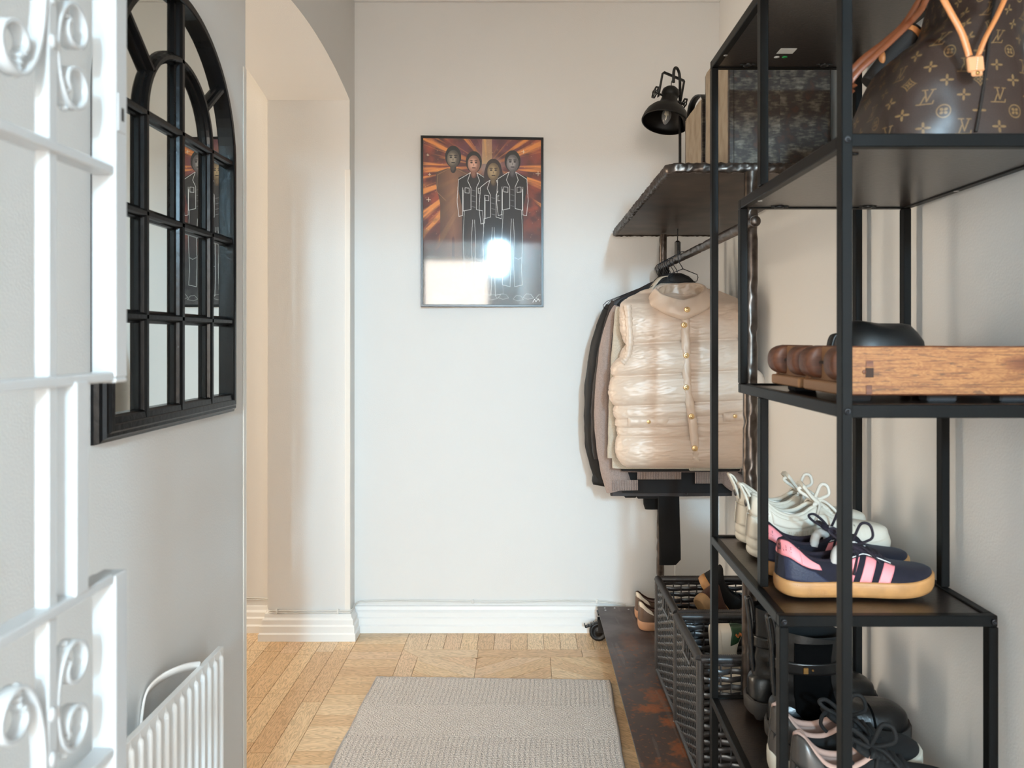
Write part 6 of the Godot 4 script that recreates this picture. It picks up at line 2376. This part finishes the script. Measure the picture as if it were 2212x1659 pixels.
func puffer_vest() -> void:
	var d := 2.65
	var o := thing("puffer_vest", "shiny beige quilted puffer vest with gold buttons, frontmost on the rail", "vest", rail_at(d))
	var r := rail_at(d)
	var k := d / 1660.0
	var PX_ := func(px: float) -> float: return (px - 1135.0) * k - r.x
	var PY_ := func(py: float) -> float: return 1.22 - (py - 733.0) * k - r.y
	hook(o, .052, .042, true, .0015, .030)
	# seams (y at the left edge, rise to the right edge)
	var seams := [628, 738, 805, 869, 898, 917, 936, 1006]
	var cxm: float = PX_.call(1475)
	var ys := []
	for s in seams: ys.append(PY_.call(s))
	var puff := func(p: Vector3, s: float) -> float:
		var roll := .050 * (p.x - cxm) * clampf((p.y + .70) / .15, .1, 1.0)
		var y := p.y - roll
		var amp := 0.0
		for i in ys.size() - 1:
			if y <= ys[i] and y > ys[i + 1]:
				var f: float = (ys[i] - y) / (ys[i] - ys[i + 1])
				var hgt := clampf((ys[i] - ys[i + 1]) * .22, .005, .019)
				amp = hgt * pow(sin(clampf(f * 1.04 - .02, 0, 1) * PI), .5) * (1.0 + .25 * (f - .5))
				var lean := (p.x - cxm) * 2.2
				var n1 := cn.get_noise_2d(p.x * 330.0 - y * 210.0 * lean + i * 77.0, y * 100.0)
				var n2 := cn.get_noise_2d(p.x * 170.0 + y * 230.0 + i * 31.0, y * 60.0 - p.x * 90.0)
				var n3 := cn.get_noise_2d(p.x * 620.0 + y * 240.0, y * 150.0 + i * 50.0)
				var fold := -.0034 * pow(1.0 - minf(1.0, absf(n1) * 3.2), 3.0) * (1.0 - .45 * sin(f * PI)) - .0026 * pow(1.0 - minf(1.0, absf(n2) * 3.4), 3.0) + n3 * .0012 + cn.get_noise_2d(p.x * 60.0, y * 80.0 + i * 9.0) * .0035
				amp += fold * minf(1.0, f * 8.0) * minf(1.0, (1.0 - f) * 8.0)
		var near := absf(p.x - (cxm + .02 * clampf(-(p.y + .2) * 1.6, 0, 1)))       # puckered towards the button band
		amp -= .007 * exp(-pow(near / .026, 2.0))
		var gap := p.x - (cxm + .019 + .02 * clampf(-(p.y + .2) * 1.6, 0, 1))
		amp -= .011 * exp(-pow(gap / .0042, 2.0))
		if near < .06: amp += sin(y * 520.0 + p.x * 60.0) * .0011 * (1.0 - near / .06)
		return amp if s > -.2 else amp * .4
	var prof := []
	for q in [[622, 1404, 1545, .010, -.052], [632, 1380, 1570, .016, -.050], [645, 1360, 1594, .026, -.036], [658, 1348, 1602, .036, -.014], [690, 1350, 1601, .048, .0], [735, 1352, 1602, .054, .0], [770, 1349, 1606, .056, .0], [785, 1336, 1618, .056, .0], [800, 1327, 1634, .056, .0], [830, 1325, 1643, .056, .0], [870, 1327, 1640, .055, .0], [900, 1331, 1630, .054, .0], [940, 1336, 1622, .054, .0], [985, 1342, 1612, .052, .0], [1002, 1346, 1606, .042, .0], [1008, 1352, 1600, .028, .0]]:
		prof.append([PY_.call(q[0]), PX_.call(q[1]), PX_.call(q[2]), q[3], q[4]])
	torso(o, "quilted_body", prof, M.vest_satin, .0012, 1, 250, .5, puff)
	# armhole binding
	for s in [-1.0, 1.0]:
		var e := [[1349, 660], [1352, 690], [1354, 735], [1350, 768], [1338, 784]] if s < 0 else [[1600, 640], [1598, 690], [1598, 735], [1603, 768], [1616, 784]]
		var pts := []
		for q in e: pts.append(Vector3(PX_.call(q[0]) - s * .004, PY_.call(q[1]), .046))
		var st := mb()
		var rad := []
		var c := curve(pts, 40)
		for i in c.size(): rad.append(.0125 + .0016 * sin(i * 2.1) + .001 * sin(i * .7))
		tube(st, c, rad, 12)
		commit("armhole_binding", st, M.vest_satin, o)
	# stand-up collar: a band round the neck, low in front and high behind
	var cx: float = PX_.call(1469)
	var st2 := mb()
	var rows := []
	var rin := []
	var nb := 72
	for lvl in 9:
		var f := lvl / 8.0
		var row := PackedVector3Array()
		var ri := PackedVector3Array()
		for j in nb:
			var t := TAU * j / nb
			var front := (1.0 - sin(t)) * .5           # 0 in front (towards +z), 1 behind
			var ytop: float = lerpf(PY_.call(652), PY_.call(613), pow(front, .8)) + .012 * cos(t) * (1.0 if cos(t) > 0 else -.35)
			var ybot: float = lerpf(PY_.call(692), PY_.call(640), pow(front, .7)) + .012 * cos(t) * (1.0 if cos(t) > 0 else -.1)
			var y := lerpf(ybot, ytop, f)
			var ex := .100 - .012 * f
			var w := .0022 * sin(t * 9.0 + f * 4.0) + .0018 * cn.get_noise_2d(t * 60.0, f * 60.0)
			var bul := .013 * (1.0 - f) + .006 * sin(f * PI) - (.016 if lvl == 0 else 0.0)
			row.append(Vector3(cx + cos(t) * (ex + bul + w), y, sin(t) * (.062 + bul + w) + .012))
			var wi := .006 * cn.get_noise_2d(t * 42.0 + 300.0, f * 26.0)
			ri.append(Vector3(cx + cos(t) * (ex - .012 + wi), y - .001, sin(t) * (.046 + wi) + .010))
		row.reverse()
		ri.reverse()
		rows.append(row)
		rin.append(ri)
	grid(st2, rows, true)
	var lip := []
	for q in 5:
		var row := PackedVector3Array()
		var a := PI * q / 4.0
		for j in nb: row.append(rows[8][j].lerp(rin[8][j], .5 - .5 * cos(a)) + Vector3(0, sin(a) * .005, 0))
		lip.append(row)
	grid(st2, lip, true)
	commit("stand_collar", st2, M.vest_satin, o)
	st2 = mb()
	rin.reverse()
	grid(st2, rin, true)
	fan(st2, rin[8])
	commit("collar_lining", st2, M.vest_lining, o)
	# button band down the front
	st2 = mb()
	var band := [[1474, 660], [1472, 703], [1474, 767], [1477, 834], [1486, 895], [1493, 962], [1494, 992]]
	var bp := []
	for q in band: bp.append(Vector3(PX_.call(q[0]), PY_.call(q[1]), .071 if q[1] < 690 else .0715 if q[1] < 985 else .064))
	var bc := curve(bp, 110)
	var rows3 := []
	for i in bc.size():
		var row := PackedVector3Array()
		for j in 9:
			var f := j / 8.0 * 2.0 - 1.0
			var pk := .0014 * sin(i * 1.25 + f * 2.0) * absf(f) + .0012 * sin(i * .55 - f * 3.0)
			row.append(bc[i] + Vector3(f * .0145, pk * .6, -.010 * pow(absf(f), 4.0) + pk))
		rows3.append(row)
	rows3.reverse()
	grid(st2, rows3)
	commit("button_band", st2, M.vest_satin, o)
	for q in [[1473, 671, .0895], [1469, 703, .0735], [1473, 767, .074], [1473, 834, .074], [1484, 895, .074], [1491, 962, .074], [1395, 907, .0655], [1577, 895, .0655]]:
		var st := mb()
		var small: bool = q[0] == 1395 or q[0] == 1577
		X = Transform3D(Basis(Vector3.RIGHT, PI / 2), Vector3(PX_.call(q[0]), PY_.call(q[1]), q[2]))
		var rr := .0068 if small else .0098
		lathe(st, [[0, .0022], [rr * .55, .0022], [rr * .62, .0015], [rr * .8, .002], [rr * .95, .0012], [rr, 0], [rr, -.006]], 20)
		X = Transform3D()
		commit("button", st, M.vest_button, o)
	for s in [[1352, 1437, 907, 905], [1553, 1612, 898, 893]]:       # pocket welts
		var st := mb()
		var rows4 := []
		for i in 24:
			var f := i / 23.0
			var row := PackedVector3Array()
			for j in 7:
				var h := j / 6.0
				var ed := minf(1.0, minf(f, 1.0 - f) * 10.0) * sin(clampf(h * 1.1 - .05, 0, 1) * PI)
				row.append(Vector3(PX_.call(lerpf(s[0], s[1], f)), PY_.call(lerpf(s[2], s[3], f) - 9 + h * 19), .0575 + .0065 * pow(maxf(ed, 0), .5) + .0009 * sin(i * 1.4)))
			rows4.append(row)
		grid(st, rows4)
		commit("pocket_welt", st, M.vest_satin, o)
